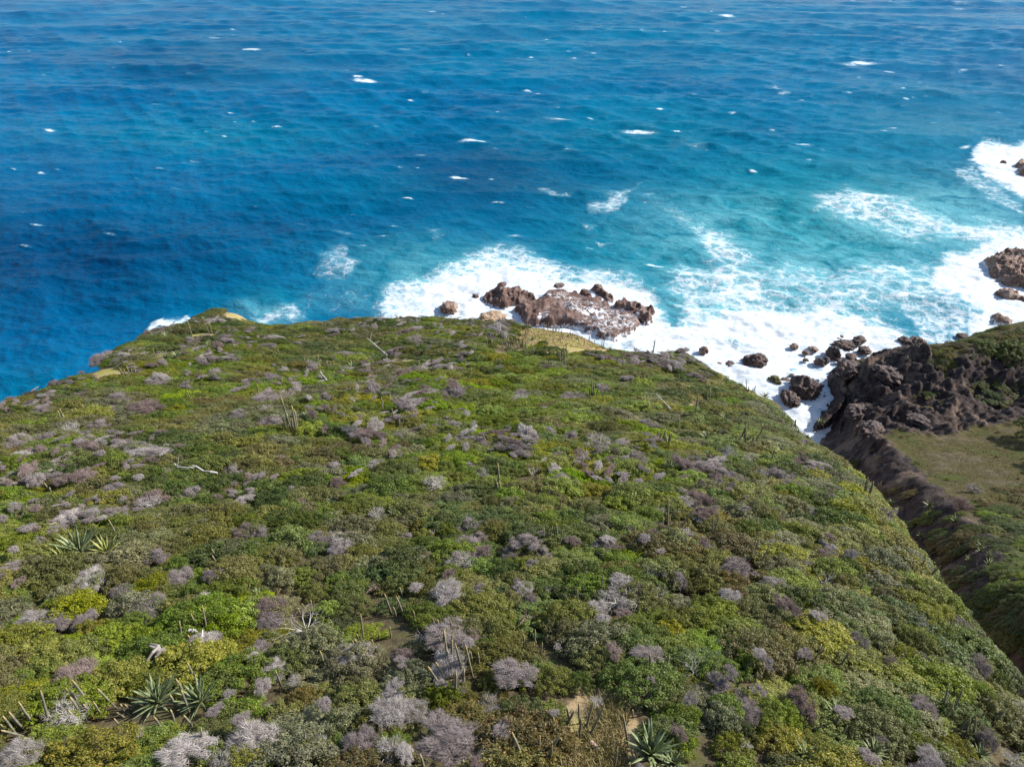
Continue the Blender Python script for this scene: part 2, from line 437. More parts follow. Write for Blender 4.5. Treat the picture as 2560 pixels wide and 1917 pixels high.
LACE = [
    ([(1560, 470), (1700, 500), (1830, 560), (1920, 615), (2040, 640), (2300, 620), (2420, 680), (2340, 790), (1700, 810), (1620, 700), (1740, 640), (1690, 560)], 0.58, 60),
    ([(1650, 660), (1800, 640), (1960, 700), (2120, 740), (2300, 790), (2100, 830), (1700, 830)], 0.66, 50),
    ([(770, 662), (830, 610), (860, 600), (870, 640), (905, 660), (880, 705), (800, 700)], 0.50, 22),
    ([(700, 770), (760, 700), (900, 690), (960, 720), (920, 790), (760, 800)], 0.42, 40),
    ([(1455, 500), (1530, 480), (1605, 445), (1600, 470), (1540, 525), (1480, 525)], 0.57, 16),
    ([(1335, 470), (1370, 470), (1430, 490), (1420, 497), (1350, 487)], 0.62, 10),
    ([(1800, 620), (1830, 590), (1850, 640), (1835, 690), (1790, 690)], 0.60, 18),
    ([(1440, 545), (1500, 550), (1470, 565)], 0.55, 10), ([(1480, 590), (1530, 600), (1500, 620)], 0.55, 12),
    ([(830, 505), (1000, 440), (1000, 470), (850, 520)], 0.36, 22),
    ([(2360, 420), (2430, 400), (2560, 510), (2600, 560), (2480, 500)], 0.55, 14),
    ([(1650, 335), (1760, 350), (1780, 380), (1730, 375)], 0.42, 16),
    ([(1050, 560), (1130, 560), (1100, 620)], 0.45, 25),
    ([(2200, 640), (2330, 640), (2450, 790), (2430, 880), (2280, 870)], 0.60, 30),
]
TEAL = [(2050, 560, 560, 210, 0.95), (1700, 640, 420, 170, 0.75), (2300, 330, 420, 150, 0.40), (1650, 330, 420, 110, 0.42), (1150, 690, 330, 130, 0.7), (700, 760, 160, 60, 0.45),
        (560, 335, 430, 60, 0.38), (1500, 110, 900, 130, 0.22), (60, 1000, 130, 90, 0.25), (1950, 740, 500, 130, 0.8), (900, 480, 250, 60, 0.2)]
MILK = [(1790, 580, 230, 90, 0.75), (2050, 690, 460, 110, 0.9), (2330, 560, 280, 100, 0.95), (1150, 700, 260, 80, 0.6), (1600, 760, 180, 80, 0.8), (2480, 660, 160, 120, 0.9), (2500, 470, 120, 60, 0.4),
        (1900, 780, 400, 70, 0.8), (650, 775, 80, 30, 0.5)]
DARK = [(200, 640, 520, 150, 0.85), (1220, 440, 330, 110, 0.75), (480, 160, 260, 70, 0.5), (1600, 370, 300, 70, 0.3), (950, 620, 160, 90, 0.5), (650, 560, 330, 120, 0.6), (1450, 570, 150, 60, 0.4)]
WHITECAPS = [(630, 122, 18, .9), (915, 198, 26, 1.), (895, 190, 10, .9), (690, 310, 9, 1.), (125, 325, 16, .8), (1180, 350, 30, .75), (1205, 352, 14, .8), (1150, 443, 20, .85), (1818, 38, 16, .9), (1710, 16, 8, .8),
             (2160, 158, 30, .85), (2120, 160, 26, .6), (2225, 177, 12, .8), (1960, 228, 18, .7), (1600, 325, 40, .8), (1690, 324, 10, .9), (2010, 356, 22, .7), (1400, 295, 34, .7), (1080, 28, 12, .6), (985, 8, 8, .9),
             (1010, 120, 14, .7), (580, 70, 10, .6), (540, 95, 18, .6), (1225, 445, 6, .9), (1020, 490, 14, .7), (860, 580, 30, .55), (1745, 690, 26, .85), (1725, 770, 22, .8), (1640, 660, 22, .85), (1690, 755, 16, .7),
             (1850, 670, 20, .7), (1865, 730, 16, .85), (1475, 290, 10, .7), (1650, 270, 9, .8), (1420, 128, 8, .8), (1365, 95, 7, .7), (1795, 75, 8, .8), (1605, 75, 7, .6), (470, 180, 12, .5), (1830, 280, 9, .8), (2400, 8, 20, .6),
             (2395, 22, 14, .7), (2410, 175, 16, .5), (1940, 215, 30, .5), (1735, 232, 10, .6), (660, 145, 16, .4), (1885, 420, 8, .9), (430, 235, 16, .45), (260, 238, 12, .4), (440, 472, 16, .5), (485, 400, 18, .45), (1000, 420, 8, .6)]

def sea_fields(x, y):
    px, py, d = project(x, y, np.zeros_like(x))
    w1 = fbm(x / 7, y / 7, 4, 201); w2 = fbm(x / 7, y / 7, 4, 202)
    dens = np.zeros_like(px); ok = d > 20
    sc = np.clip(150 / d, 0.25, 1.4)
    qx = px + 30 * w1 * sc; qy = py + 17 * w2 * sc
    for P, s, soft in DENSE:
        b = np.array(P); m = (px > b[:, 0].min() - 90) & (px < b[:, 0].max() + 90) & (py > b[:, 1].min() - 90) & (py < b[:, 1].max() + 90)
        if m.any(): dens[m] = np.maximum(dens[m], s * sstep(soft * 1.5, -soft * 1.5, poly_sd(qx[m], qy[m], P)))
    for P, s, soft in LACE:
        b = np.array(P); m = (px > b[:, 0].min() - 120) & (px < b[:, 0].max() + 120) & (py > b[:, 1].min() - 120) & (py < b[:, 1].max() + 120)
        if m.any(): dens[m] = np.maximum(dens[m], s * sstep(soft, -soft, poly_sd(qx[m], qy[m], P)))
    rr = np.random.default_rng(5)
    caps = list(WHITECAPS)
    for i in range(170):
        cx = rr.uniform(-150, 2700); cy = rr.uniform(-10, 620)
        if rr.random() < 0.35 and cx < 1200: continue
        caps.append((cx, cy, rr.uniform(3, 11) * (0.7 + cy / 500), rr.uniform(.45, .74)))
    for (cx, cy, r, s) in caps:
        m = (np.abs(px - cx) < r * 4 + 14) & (np.abs(py - cy) < r * 2 + 8)
        if m.any():
            ex = (px[m] - cx + 9 * w1[m] * sc[m]) / (r * 1.5 + 1); ey = (py[m] - cy - 0.07 * (px[m] - cx) + 6 * w2[m] * sc[m]) / (r * 0.15 + 1.0)
            dens[m] = np.maximum(dens[m], (s * 1.0) * np.exp(-(ex ** 2 + ey ** 2)))
    dens = dens * (0.93 + 0.22 * fbm(x / 9, y / 9, 4, 203))
    def blobs(L):
        v = np.zeros_like(px)
        for (a, b, rx, ry, s) in L:
            v = np.maximum(v, s * np.exp(-((qx - a) / rx) ** 2 - ((qy - b) / ry) ** 2))
        return np.where(ok, v, 0)
    dens = np.where(ok, dens, 0)
    return dens, blobs(TEAL), blobs(MILK), blobs(DARK)

def sea_height(x, y, step, dens):
    r = np.random.default_rng(3); z = np.zeros_like(x)
    gust = 0.75 + 0.5 * fbm((x * .8 + y * .6) / 60, (y * .8 - x * .6) / 60, 3, 301)
    for i in range(74):
        lam = 1.5 * (26 / 1.5) ** r.random() if i < 60 else r.uniform(28, 70); ang = R(-98 + r.normal(0, 22 if i < 60 else 13))
        k = 2 * math.pi / lam; kx, ky = k * math.cos(ang), k * math.sin(ang)
        a = (0.0165 * lam ** 0.86 * (0.62 if lam < 9 else 0.8) if i < 60 else 0.0058 * lam) * r.uniform(0.5, 1.2); ph = r.uniform(0, 6.28)
        ca, sa = math.cos(0.5 + i * 1.3), math.sin(0.5 + i * 1.3)
        arg = kx * x + ky * y + ph + 0.9 * noise2((x * ca + y * sa) / (lam * 5.3), (y * ca - x * sa) / (lam * 5.3), 400 + i)
        wv = np.exp(1.7 * (np.sin(arg) - 1)) * 2.1 - 0.85
        z += a * wv * sstep(2.0, 5.0, lam / step)
    z *= gust * (1 - 0.5 * np.clip(dens, 0, 1))
    z += np.clip(dens - 0.35, 0, 1) * (0.75 * fbm(x / 3.2, y / 3.2, 4, 333) + 0.05)
    return z

def mat_sea():
    b = NT('sea_water'); p = b.pos()
    dens, teal, milk, dark = b.attr('foam'), b.attr('teal'), b.attr('milk'), b.attr('dark_water')
    big = b.noise(p, 0.018, 3)
    c = b.mix(b.ramp(big, 0.35, 0.65), (0.0003, 0.090, 0.214), (0.0004, 0.122, 0.254))
    c = b.mix(dark, c, (0.0002, 0.034, 0.100))  # set patches of water take a darker blue
    c = b.mix(teal, c, (0.001, 0.180, 0.228))
    mk = b.math('MULTIPLY', milk, b.ramp(b.noise(p, 0.11, 5, 0.6, 1.2), 0.25, 0.66))
    c = b.mix(b.math('MULTIPLY', mk, 0.95), c, (0.15, 0.43, 0.48))
    # foam: torn lace of cells, finer streaks, solid where it is dense
    pm = b.mapping(p, (0.9, 1, 1), (0, 0, 0.3))
    warp = b.noise(p, 0.55, 4, 0.6, 0, 1)
    wv = b.n('VectorMath', operation='MULTIPLY_ADD'); b.l(warp, wv.inputs[0]); wv.inputs[1].default_value = (3.6, 3.6, 0); b.l(pm, wv.inputs[2])
    vs = []
    for sc, k in ((0.30, 2.1), (0.85, 2.6)):
        v = b.n('TexVoronoi', feature='DISTANCE_TO_EDGE'); v.inputs['Scale'].default_value = sc
        b.l(wv.outputs[0], v.inputs['Vector'])
        vs.append(b.math('SUBTRACT', 1.0, b.math('MULTIPLY', v.outputs['Distance'], k * 1.6), clamp=True))
    lace = b.math('MAXIMUM', vs[0], b.math('MULTIPLY', vs[1], 0.8))
    fn = b.noise(wv.outputs[0], 0.42, 6, 0.66); fn2 = b.noise(p, 2.3, 4, 0.7)
    pat = b.math('ADD', b.math('MULTIPLY', lace, 0.34), b.math('ADD', b.math('MULTIPLY', fn, 0.75), b.math('MULTIPLY', fn2, 0.30)))
    f = b.ramp(b.math('ADD', pat, b.math('SUBTRACT', b.math('MULTIPLY', dens, 1.12), 1.22)), 0.0, 0.42)
    f = b.math('MULTIPLY', f, b.ramp(dens, 0.08, 0.36))
    soft = b.math('MULTIPLY', b.ramp(dens, 0.22, 0.95), 0.72)
    c = b.mix(soft, c, (0.22, 0.47, 0.52))
    fc = b.mix(b.ramp(b.noise(wv.outputs[0], 1.1, 5, 0.7), 0.32, 0.66), (0.47, 0.545, 0.585), (0.68, 0.69, 0.70))
    c = b.mix(f, c, fc)
    # ripples
    m1 = b.mapping(p, (0.40, 1.0, 1), (0, 0, 0.12))
    r1 = b.noise(m1, 0.95, 5, 0.66, 0.5); r2 = b.noise(m1, 2.6, 4, 0.6, 0.3)
    h = b.math('ADD', b.math('MULTIPLY', r1, 1.0), b.math('MULTIPLY', r2, 0.40))
    n = b.bump(h, 1.0, 0.95); b.l(b.math('MULTIPLY_ADD', f, -0.5, 0.70), n.node.inputs['Strength'])
    rough = b.math('MULTIPLY_ADD', f, 0.5, 0.22)
    sh = b.bsdf(c, rough, 0.13, n); sh.inputs['IOR'].default_value = 1.14
    return b.done(sh)

M_SEA = mat_sea()
_pyr = np.concatenate([np.linspace(1130, -24, 690)])
_, _rb, _rc = ray(np.full_like(_pyr, CX), _pyr)
sy = (-CAM_Z / _rc) * _rb
_stp = np.gradient(sy)
u = np.linspace(-1.06, 1.06, 820)
X = u[None] * (0.60 * sy + 48)[:, None]; Y = np.repeat(sy[:, None], len(u), 1)
ST = np.maximum(_stp[:, None], np.abs(np.gradient(X, axis=1))) + 0 * X
xf, yf, sf = X.ravel(), Y.ravel(), ST.ravel()
foam, teal, milk, dark_water = sea_fields(xf, yf)
zf = sea_height(xf, yf, sf, foam)
edge = np.minimum(np.minimum(np.arange(len(sy)), len(sy) - 1 - np.arange(len(sy)))[:, None] / 8.0, np.minimum(np.arange(len(u)), len(u) - 1 - np.arange(len(u)))[None] / 8.0).clip(0, 1).ravel()
zf = zf * edge
V = np.stack([xf, yf, zf], 1); F = grid_faces(len(sy), len(u))
_, _, _ = V.shape[0], 0, 0
surf_face = foam[F].mean(1) > 0.80
def sub_mesh(name, sel):
    f = F[sel]; ids, inv = np.unique(f, return_inverse=True)
    return mesh_np(name, V[ids], inv.reshape(-1, 4), M_SEA, True, {'foam': foam[ids], 'teal': teal[ids], 'milk': milk[ids], 'dark_water': dark_water[ids]})
sea_me = sub_mesh('sea', ~surf_face)
# the open sea beyond the wave sheet, to the horizon and round behind
yA, yB = sy[0], sy[-1]; wA, wB = 1.06 * (0.60 * yA + 48), 1.06 * (0.60 * yB + 48); BIG = 22000
rv = [(-wA, yA, 0), (wA, yA, 0), (wB, yB, 0), (-wB, yB, 0), (-BIG, -BIG, 0), (BIG, -BIG, 0), (BIG, BIG, 0), (-BIG, BIG, 0)]
far_me = mesh_np('open_water', rv, np.array([(0, 4, 5, 1), (1, 5, 6, 2), (2, 6, 7, 3), (3, 7, 4, 0)]), M_SEA, False)
sea = structure('sea', sea_me); far = structure('open_water', far_me)
surf = link('surf', sub_mesh('surf', surf_face)); surf['kind'] = 'stuff'
surf['label'] = 'white breaking surf churning round the reef and shore rocks'

# ------------------------------------------------------------------ rocks in the surf
def poly_rock(name, poly_px, height, mat, label, cell=0.2, seed=0, wash=None, group=None, humps=(), craggy=1.0):
    P = np.array([sea_pt(*p) for p in poly_px]); P = np.stack([P[:, 0], P[:, 1]], 1)
    c = P.mean(0); lo, hi = P.min(0) - 1.2, P.max(0) + 1.2
    xs = np.arange(lo[0], hi[0], cell); ys = np.arange(lo[1], hi[1], cell)
    X, Y = np.meshgrid(xs, ys)
    wx = X + 0.9 * fbm(X / 1.6, Y / 1.6, 3, seed + 1); wy = Y + 0.9 * fbm(X / 1.6, Y / 1.6, 3, seed + 2)
    s = -poly_sd(wx, wy, P)
    pl = sstep(-0.6, 1.5, s)
    cr = fbm(X / 5.0, Y / 5.0, 5, seed + 3, True); ck = fbm(X / 1.1, Y / 1.1, 4, seed + 4, True)
    Z = -1.6 + pl * (1.9 + height * (0.45 + 0.75 * (cr * craggy + 0.3 * (1 - craggy)))) + pl * 0.62 * craggy * (ck - 0.3) * min(1, height)
    for (hx, hy, hr, hh) in humps:
        q = sea_pt(hx, hy); Z += pl * hh * np.exp(-((X - q[0]) ** 2 + (Y - q[1]) ** 2) / (hr * hr)) * (0.7 + 0.6 * cr)
    at = {'wash': np.zeros(X.size)}
    if wash:
        qx, qy, _ = project(X, Y, np.maximum(Z, 0)); w = np.zeros_like(X)
        for (Q, v, soft) in wash: w = np.maximum(w, v * sstep(soft, -soft, poly_sd(qx + 10 * fbm(X / 2, Y / 2, 3, seed + 5), qy + 5 * fbm(X / 2, Y / 2, 3, seed + 6), Q)))
        at['wash'] = w.ravel()
    at['wash'] = np.maximum(at['wash'], (0.62 * sstep(0.35, 0.0, Z)).ravel())
    V = np.stack([X.ravel() - c[0], Y.ravel() - c[1], Z.ravel()], 1)
    F = grid_faces(len(ys), len(xs)); F = F[(Z.ravel()[F] > -1.55).any(1)]
    ids, inv = np.unique(F, return_inverse=True)
    me = mesh_np(name, V[ids], inv.reshape(-1, 4), mat, True, {k: v[ids] for k, v in at.items()})
    return tag(link(name, me, loc=(c[0], c[1], 0)), label, 'rock', group)

def rz(pts): return [(1180 + 0.217 * a, 690 + 0.217 * b) for a, b in pts]
poly_rock('reef_rock', rz([(80, 235), (190, 180), (300, 180), (420, 138), (560, 138), (595, 165), (570, 225), (640, 208), (745, 222), (775, 262), (700, 282), (612, 300), (600, 352), (500, 355), (465, 352), (375, 402), (260, 355), (190, 352), (95, 280)]),
          1.1, M_REEF, 'jagged brown reef rock at the open-sea end of the wave-washed reef', seed=11, humps=[(1285, 735, 4, 0.8), (1240, 745, 3, 0.5)])
poly_rock('reef_rock', rz([(435, 372), (620, 312), (780, 272), (795, 205), (900, 172), (1060, 152), (1150, 192), (1215, 205), (1290, 235), (1400, 250), (1480, 240), (1560, 300), (1640, 320), (1600, 400), (1700, 390), (1900, 420),
          (2000, 560), (1900, 625), (1740, 700), (1650, 735), (1480, 715), (1300, 640), (1080, 590), (720, 570), (530, 528), (530, 450), (450, 425)]),
          0.9, M_REEF, 'broad flat reef slab with white water draining across it', seed=23,
          wash=[(rz([(980, 330), (1060, 180), (1180, 210), (1400, 250), (1600, 330), (1900, 420), (1960, 560), (1700, 700), (1450, 690), (1280, 600), (1100, 560), (1250, 450)]), 0.46, 14), (rz([(1000, 340), (1500, 330), (1650, 500), (1300, 470)]), 0.60, 12),
                (rz([(800, 180), (1060, 160), (1150, 260), (900, 280)]), 0.45, 10), (rz([(740, 400), (880, 390), (880, 500), (740, 510)]), 0.6, 8)], humps=[(1420, 792, 5, 0.9), (1330, 790, 6, 0.6), (1340, 755, 5, .5)], craggy=0.45)
poly_rock('reef_rock', rz([(1340, 160), (1385, 108), (1490, 108), (1545, 170), (1665, 272), (1640, 310), (1540, 300), (1440, 240)]), 1.6, M_REEF, 'tall brown reef block at the seaward point of the reef', seed=31)
poly_rock('reef_rock', rz([(1205, 200), (1265, 160), (1350, 172), (1430, 240), (1380, 258), (1220, 232)]), 1.1, M_REEF, 'low grey-brown reef block on the open-sea side of the tall block', seed=37)
poly_rock('reef_rock', rz([(1610, 390), (1645, 312), (1745, 262), (1830, 300), (1900, 302), (2000, 340), (2050, 358), (2112, 412), (2092, 482), (2042, 548), (1930, 520), (1800, 440), (1700, 388)]), 1.3, M_REEF, 'brown craggy reef block at the gully end of the reef', seed=43, humps=[(1635, 775, 2.5, 1.2)],
          wash=[(rz([(1640, 400), (1800, 390), (1920, 420), (1920, 520), (1760, 440)]), 0.62, 8)])
poly_rock('shore_rock', [(2452, 650), (2500, 640), (2580, 637), (2680, 650), (2700, 720), (2600, 735), (2555, 724), (2515, 722), (2480, 698), (2460, 688), (2468, 668)], 2.4, M_BROWN, 'big pinkish-brown shore rock with olive growth on top, beyond the far hillside', seed=51, humps=[(2600, 665, 7, 1.5)])
poly_rock('shore_rock', [(2466, 737), (2490, 727), (2530, 730), (2560, 742), (2640, 745), (2680, 765), (2560, 760), (2518, 754)], 1.6, M_BROWN, 'long low brown shore rock in front of the big pinkish shore rock', seed=53)
poly_rock('shore_rock', [(2470, 785), (2490, 781), (2522, 794), (2545, 806), (2522, 816), (2490, 809)], 1.8, M_BROWN, 'narrow brown shore rock just off the far hillside crest', seed=57)
poly_rock('shore_rock', [(2530, 412), (2560, 402), (2640, 410), (2660, 440), (2560, 446), (2544, 438)], 1.8, M_BROWN, 'wave-swept brown rock farthest out in the white surf', seed=59, cell=0.5)

def boulder_mesh(name, seed, mat, sub=5):
    import bmesh
    bm = bmesh.new(); bmesh.ops.create_icosphere(bm, subdivisions=sub, radius=1)
    me = bpy.data.meshes.new(name); bm.to_mesh(me); bm.free()
    n = len(me.vertices); co = np.zeros(n * 3, np.float32); me.vertices.foreach_get('co', co); co = co.reshape(-1, 3).astype(float)
    q = co + seed * 7.13
    d = 1 + 0.55 * fbm3(q * 0.9, 2, seed) + 0.50 * (fbm3(q * 2.1, 4, seed + 9, True) - 0.35) + 0.16 * (fbm3(q * 7, 3, seed + 19, True) - 0.3)
    co = co * d[:, None] * np.array([1, 0.85, 0.75])
    me.vertices.foreach_set('co', co.astype(np.float32).ravel())
    a = me.attributes.new('wash', 'FLOAT', 'POINT'); a.data.foreach_set('value', (0.5 * sstep(0.0, -0.6, co[:, 2])).astype(np.float32))
    me.polygons.foreach_set('use_smooth', np.full(len(me.polygons), True)); me.materials.append(mat); me.update()
    return me

_bm = {}
def boulder(px, py, w, h, mat, label, seed, on_land=False, name='boulder'):
    key = (seed % 6, mat.name, w > 44)
    if key not in _bm: _bm[key] = boulder_mesh(name, seed % 6 + 1, mat, 5 if w > 44 else 4)
    x, y = sea_pt(px, py); d = float(project(x, y, 0)[2]); z = 0.0
    if on_land:
        q = hit(px, py)
        if q: x, y, z, d = q
    r = (0.44 if name == 'boulder' else 0.5) * w * d / FPX; hz = max(0.45 * r, 0.42 * h * d / FPX / 0.85)
    o = link(name, _bm[key], loc=(float(x), float(y) + 0.3 * r, z + 0.10 * hz), rot=(0, 0, seed * 1.7), scale=(r, r * 0.9, hz))
    return tag(o, label, 'rock', 'boulders at the gully mouth and shore')

BOULDERS = [
    (1189, 743, 18, 14, M_REEF, 'small round brown rock at the open-sea tip of the reef'), (1256, 715, 30, 14, M_REEF, 'small brown rock standing just seaward of the jagged reef rock'), (1398, 716, 26, 9, M_REEF, 'thin brown rock breaking the foam seaward of the flat slab'), (1438, 730, 10, 6, M_REEF, 'tiny brown rock in foam beside the tall reef block'),
    (1122, 774, 52, 30, M_BROWN, 'grey-brown pointed rock behind the headland front edge in white foam'), (1226, 804, 78, 24, M_TAN, 'tan rounded rock directly behind the green front edge of the headland'), (1278, 806, 18, 16, M_BROWN, 'small brown rock in foam beside the tan rounded rock'),
    (1760, 880, 28, 26, M_BROWN, 'brown rock in surf at the start of the gully cove'), (1825, 914, 28, 14, M_BOULDER, 'low dark rock tucked under the gully rim'), (1888, 912, 56, 50, M_BOULDER, 'large dark jagged boulder in foam on the headland side of the cove'), (1800, 911, 14, 8, M_BROWN, 'small brown rock next to the low dark rock under the rim'),
    (1851, 918, 16, 8, M_BROWN, 'small brown rock between the low dark rock and the jagged boulder'), (1985, 868, 22, 18, M_BROWN, 'small reddish rock alone in the middle of the cove foam'), (2015, 884, 20, 12, M_BROWN, 'reddish low rock beside a twin in the cove foam'), (2034, 876, 24, 14, M_BROWN, 'reddish twin rock nearer the boulder pile'),
    (2147, 856, 38, 24, M_BOULDER, 'dark round boulder at the seaward end of the cove boulder pile'), (2112, 868, 50, 24, M_BOULDER, 'wide purplish boulder in the cove pile'), (2086, 890, 40, 52, M_BOULDER, 'tall reddish-dark boulder at the landward end of the cove pile'), (2128, 896, 34, 16, M_BOULDER, 'flat dark boulder half under foam in the cove pile'),
    (2162, 880, 36, 22, M_BOULDER, 'foam-streaked dark boulder on the hillside edge of the cove pile'), (2050, 909, 24, 26, M_BOULDER, 'brown-dark boulder landward of the cove pile'), (2066, 904, 20, 18, M_BOULDER, 'small dark boulder touching the tall reddish one'), (2096, 938, 28, 14, M_BOULDER, 'dark rock at the foot of the hillside mound'),
    (2293, 858, 46, 26, M_BOULDER, 'round black boulder behind the hillside crest'), (2262, 856, 34, 20, M_BOULDER, 'reddish-dark boulder beside the round black one'), (2345, 868, 26, 12, M_BOULDER, 'low dark rock where the hillside crest meets the sea'), (2015, 902, 14, 10, M_BOULDER, 'tiny dark rock awash in the cove'),
    (1939, 957, 34, 26, M_MOSS, 'olive mossy rock at the inner end of the cove'), (1965, 954, 26, 12, M_BOULDER, 'flat dark rock beside the mossy rock'), (1980, 940, 16, 10, M_BOULDER, 'small dark rock seaward of the mossy rock'), (2012, 985, 76, 74, M_BOULDER, 'huge dark crusted boulder blocking the gully mouth'), (1976, 1004, 60, 40, M_BOULDER, 'dark boulder wedged under the gully rim'),
    (2060, 948, 12, 8, M_BOULDER, 'tiny dark rock in the last tongue of foam'), (1910, 935, 16, 8, M_BOULDER, 'tiny dark rock landward of the jagged boulder'), (2510, 407, 14, 10, M_BROWN, 'small brown rock beside the farthest wave-swept rock'), (2543, 419, 12, 8, M_BROWN, 'tiny brown rock against the farthest wave-swept rock'),
    (2410, 843, 30, 12, M_BOULDER, 'dark crag standing on the hillside crest'), (1870, 900, 24, 20, M_BOULDER, 'dark boulder leaning on the large jagged one'), (2105, 842, 10, 6, M_BROWN, 'tiny brown rock seaward of the boulder pile'), (2100, 905, 20, 12, M_BOULDER, 'foam-ringed dark boulder in the cove pile middle')]
for i, bq in enumerate(BOULDERS): boulder(*bq, seed=i * 5 + 3)
for i, (px, py, w, h, lb) in enumerate([(548, 778, 30, 12, 'pale grey stone lying on the brown headland tip'), (235, 942, 14, 7, 'small white stone by the bare ochre patch'), (556, 796, 10, 12, 'small pale stone standing behind the headland tip'),
        (2130, 935, 70, 46, 'rugged dark rock knob at the seaward foot of the hillside'), (2180, 1085, 60, 36, 'sunlit brown rock ledge above the gully'), (2150, 1040, 55, 36, 'shaded dark rock knuckle above the gully'), (2305, 1060, 60, 24, 'dark rock block beneath the hillside scarp'), (2230, 945, 70, 34, 'dark overhanging rock on the seaward hillside')]):
    boulder(px, py, w, h, M_BROWN if i < 3 else M_BOULDER, lb, i * 7 + 2, True, 'stone' if i < 3 else 'crag')

# ------------------------------------------------------------------ plant materials
def mat_leaf(name, col, light, odd=(0.26, 0.17, 0.02), oddness=0.03):
    b = NT(name); t = b.attr('tint')
    oi = b.n('ObjectInfo'); rnd = oi.outputs['Random']
    c = b.mix(b.ramp(t, 0.25, 0.95), col, light)
    c = b.mix(b.ramp(t, 1.0 - oddness, 1.0 - oddness + 0.001), c, odd)
    c = b.mix(b.math('MULTIPLY', b.ramp(b.noise(b.pos(), 0.55, 3), 0.5, 0.75), 0.5), c, (0.135, 0.115, 0.062))
    hv = b.n('HueSaturation'); b.l(c, hv.inputs['Color'])
    b.sock(hv.inputs['Hue'], b.math('MULTIPLY_ADD', rnd, 0.035, 0.4825))
    b.sock(hv.inputs['Value'], b.math('MULTIPLY_ADD', b.math('FRACT', b.math('MULTIPLY', rnd, 7.31)), 0.5, 0.78))
    b.sock(hv.inputs['Saturation'], b.math('MULTIPLY_ADD', b.math('FRACT', b.math('MULTIPLY', rnd, 13.7)), 0.25, 0.86))
    sh = b.bsdf(hv.outputs[0], 0.48, 0.35)
    tr = b.n('BsdfTranslucent'); b.l(hv.outputs[0], tr.inputs[0])
    mx = b.n('MixShader'); mx.inputs[0].default_value = 0.34
    b.l(sh.outputs[0], mx.inputs[1]); b.l(tr.outputs[0], mx.inputs[2])
    return b.done(mx)

def mat_twig(name, a, c_):
    b = NT(name); t = b.attr('tint'); rnd = b.n('ObjectInfo').outputs['Random']
    c = b.mix(b.ramp(t, 0.1, 0.9), a, c_)
    hv = b.n('HueSaturation'); b.l(c, hv.inputs['Color'])
    b.sock(hv.inputs['Value'], b.math('MULTIPLY_ADD', rnd, 0.35, 0.82))
    return b.done(b.bsdf(hv.outputs[0], 0.85, 0.15))

LOOKS = {
    'lime': (mat_leaf('lime_leaf', (0.169, 0.232, 0.016), (0.339, 0.412, 0.032)), 'bright lime-green'),
    'green': (mat_leaf('green_leaf', (0.122, 0.160, 0.023), (0.254, 0.303, 0.047)), 'mid-green'),
    'dark': (mat_leaf('dark_green_leaf', (0.075, 0.106, 0.021), (0.164, 0.206, 0.043)), 'dark green'),
    'olive': (mat_leaf('olive_leaf', (0.145, 0.145, 0.034), (0.277, 0.266, 0.073)), 'olive-green'),
    'yellow': (mat_leaf('yellow_green_leaf', (0.186, 0.194, 0.020), (0.356, 0.345, 0.043), (0.508, 0.339, 0.034), 0.08), 'yellow-green'),
    'rust': (mat_leaf('rusty_leaf', (0.141, 0.118, 0.034), (0.266, 0.203, 0.068), (0.339, 0.158, 0.045), 0.07), 'rusty brown-green'),
    'grey': (mat_leaf('grey_green_leaf', (0.158, 0.160, 0.070), (0.305, 0.296, 0.153)), 'grey-green')}
M_STEM = mat_twig('shrub_stem', (0.10, 0.075, 0.055), (0.19, 0.15, 0.12))
M_MAUVE = mat_twig('mauve_twig', (0.165, 0.136, 0.125), (0.335, 0.284, 0.268))
M_PALE = mat_twig('pale_twig', (0.25, 0.218, 0.198), (0.45, 0.405, 0.375))
M_PINK = mat_twig('pinkish_brown_twig', (0.140, 0.100, 0.088), (0.265, 0.200, 0.178))
M_WHITE = mat_twig('bleached_wood', (0.30, 0.27, 0.245), (0.54, 0.50, 0.465))
M_DRIFT = mat_twig('weathered_wood', (0.17, 0.145, 0.125), (0.31, 0.275, 0.245))
M_REDTW = mat_twig('reddish_wood', (0.20, 0.12, 0.10), (0.40, 0.29, 0.25))

def mat_agave(name, a, c_):
    b = NT(name); t = b.attr('tint')
    c = b.mix(b.ramp(b.noise(b.objc(), 9, 3), 0.35, 0.7), a, c_)
    c = b.mix(b.ramp(t, 0.8, 1.0), c, (0.28, 0.27, 0.10))
    return b.done(b.bsdf(c, 0.5, 0.35))
M_AGAVE = mat_agave('agave_leaf', (0.135, 0.172, 0.076), (0.255, 0.290, 0.135))
M_AGAVE_Y = mat_agave('agave_leaf_yellow', (0.17, 0.195, 0.045), (0.30, 0.31, 0.09))

def mat_cactus():
    b = NT('cactus_skin'); t = b.attr('tint')
    n = b.noise(b.objc(), 6, 4)
    c = b.mix(b.ramp(n, 0.35, 0.65), (0.125, 0.118, 0.078), (0.240, 0.215, 0.155))
    c = b.mix(b.ramp(t, 0.80, 0.95), c, (0.36, 0.28, 0.12))
    c = b.mix(b.ramp(t, 0.25, 0.0), c, (0.16, 0.12, 0.085))
    return b.done(b.bsdf(c, 0.8, 0.2))
M_CACTUS = mat_cactus()

def mat_grass():
    b = NT('dry_grass_blade'); t = b.attr('tint')
    c = b.mix(b.ramp(t, 0.0, 1.0, False), (0.20, 0.175, 0.060), (0.44, 0.35, 0.18))
    return b.done(b.bsdf(c, 0.7, 0.2))
M_GRASS = mat_grass()
def mat_turf():
    b = NT('short_turf_blade'); t = b.attr('tint')
    c = b.mix(b.ramp(t, 0.0, 1.0, False), (0.074, 0.066, 0.019), (0.118, 0.095, 0.035))
    return b.done(b.bsdf(c, 0.7, 0.2))
M_TURF = mat_turf()

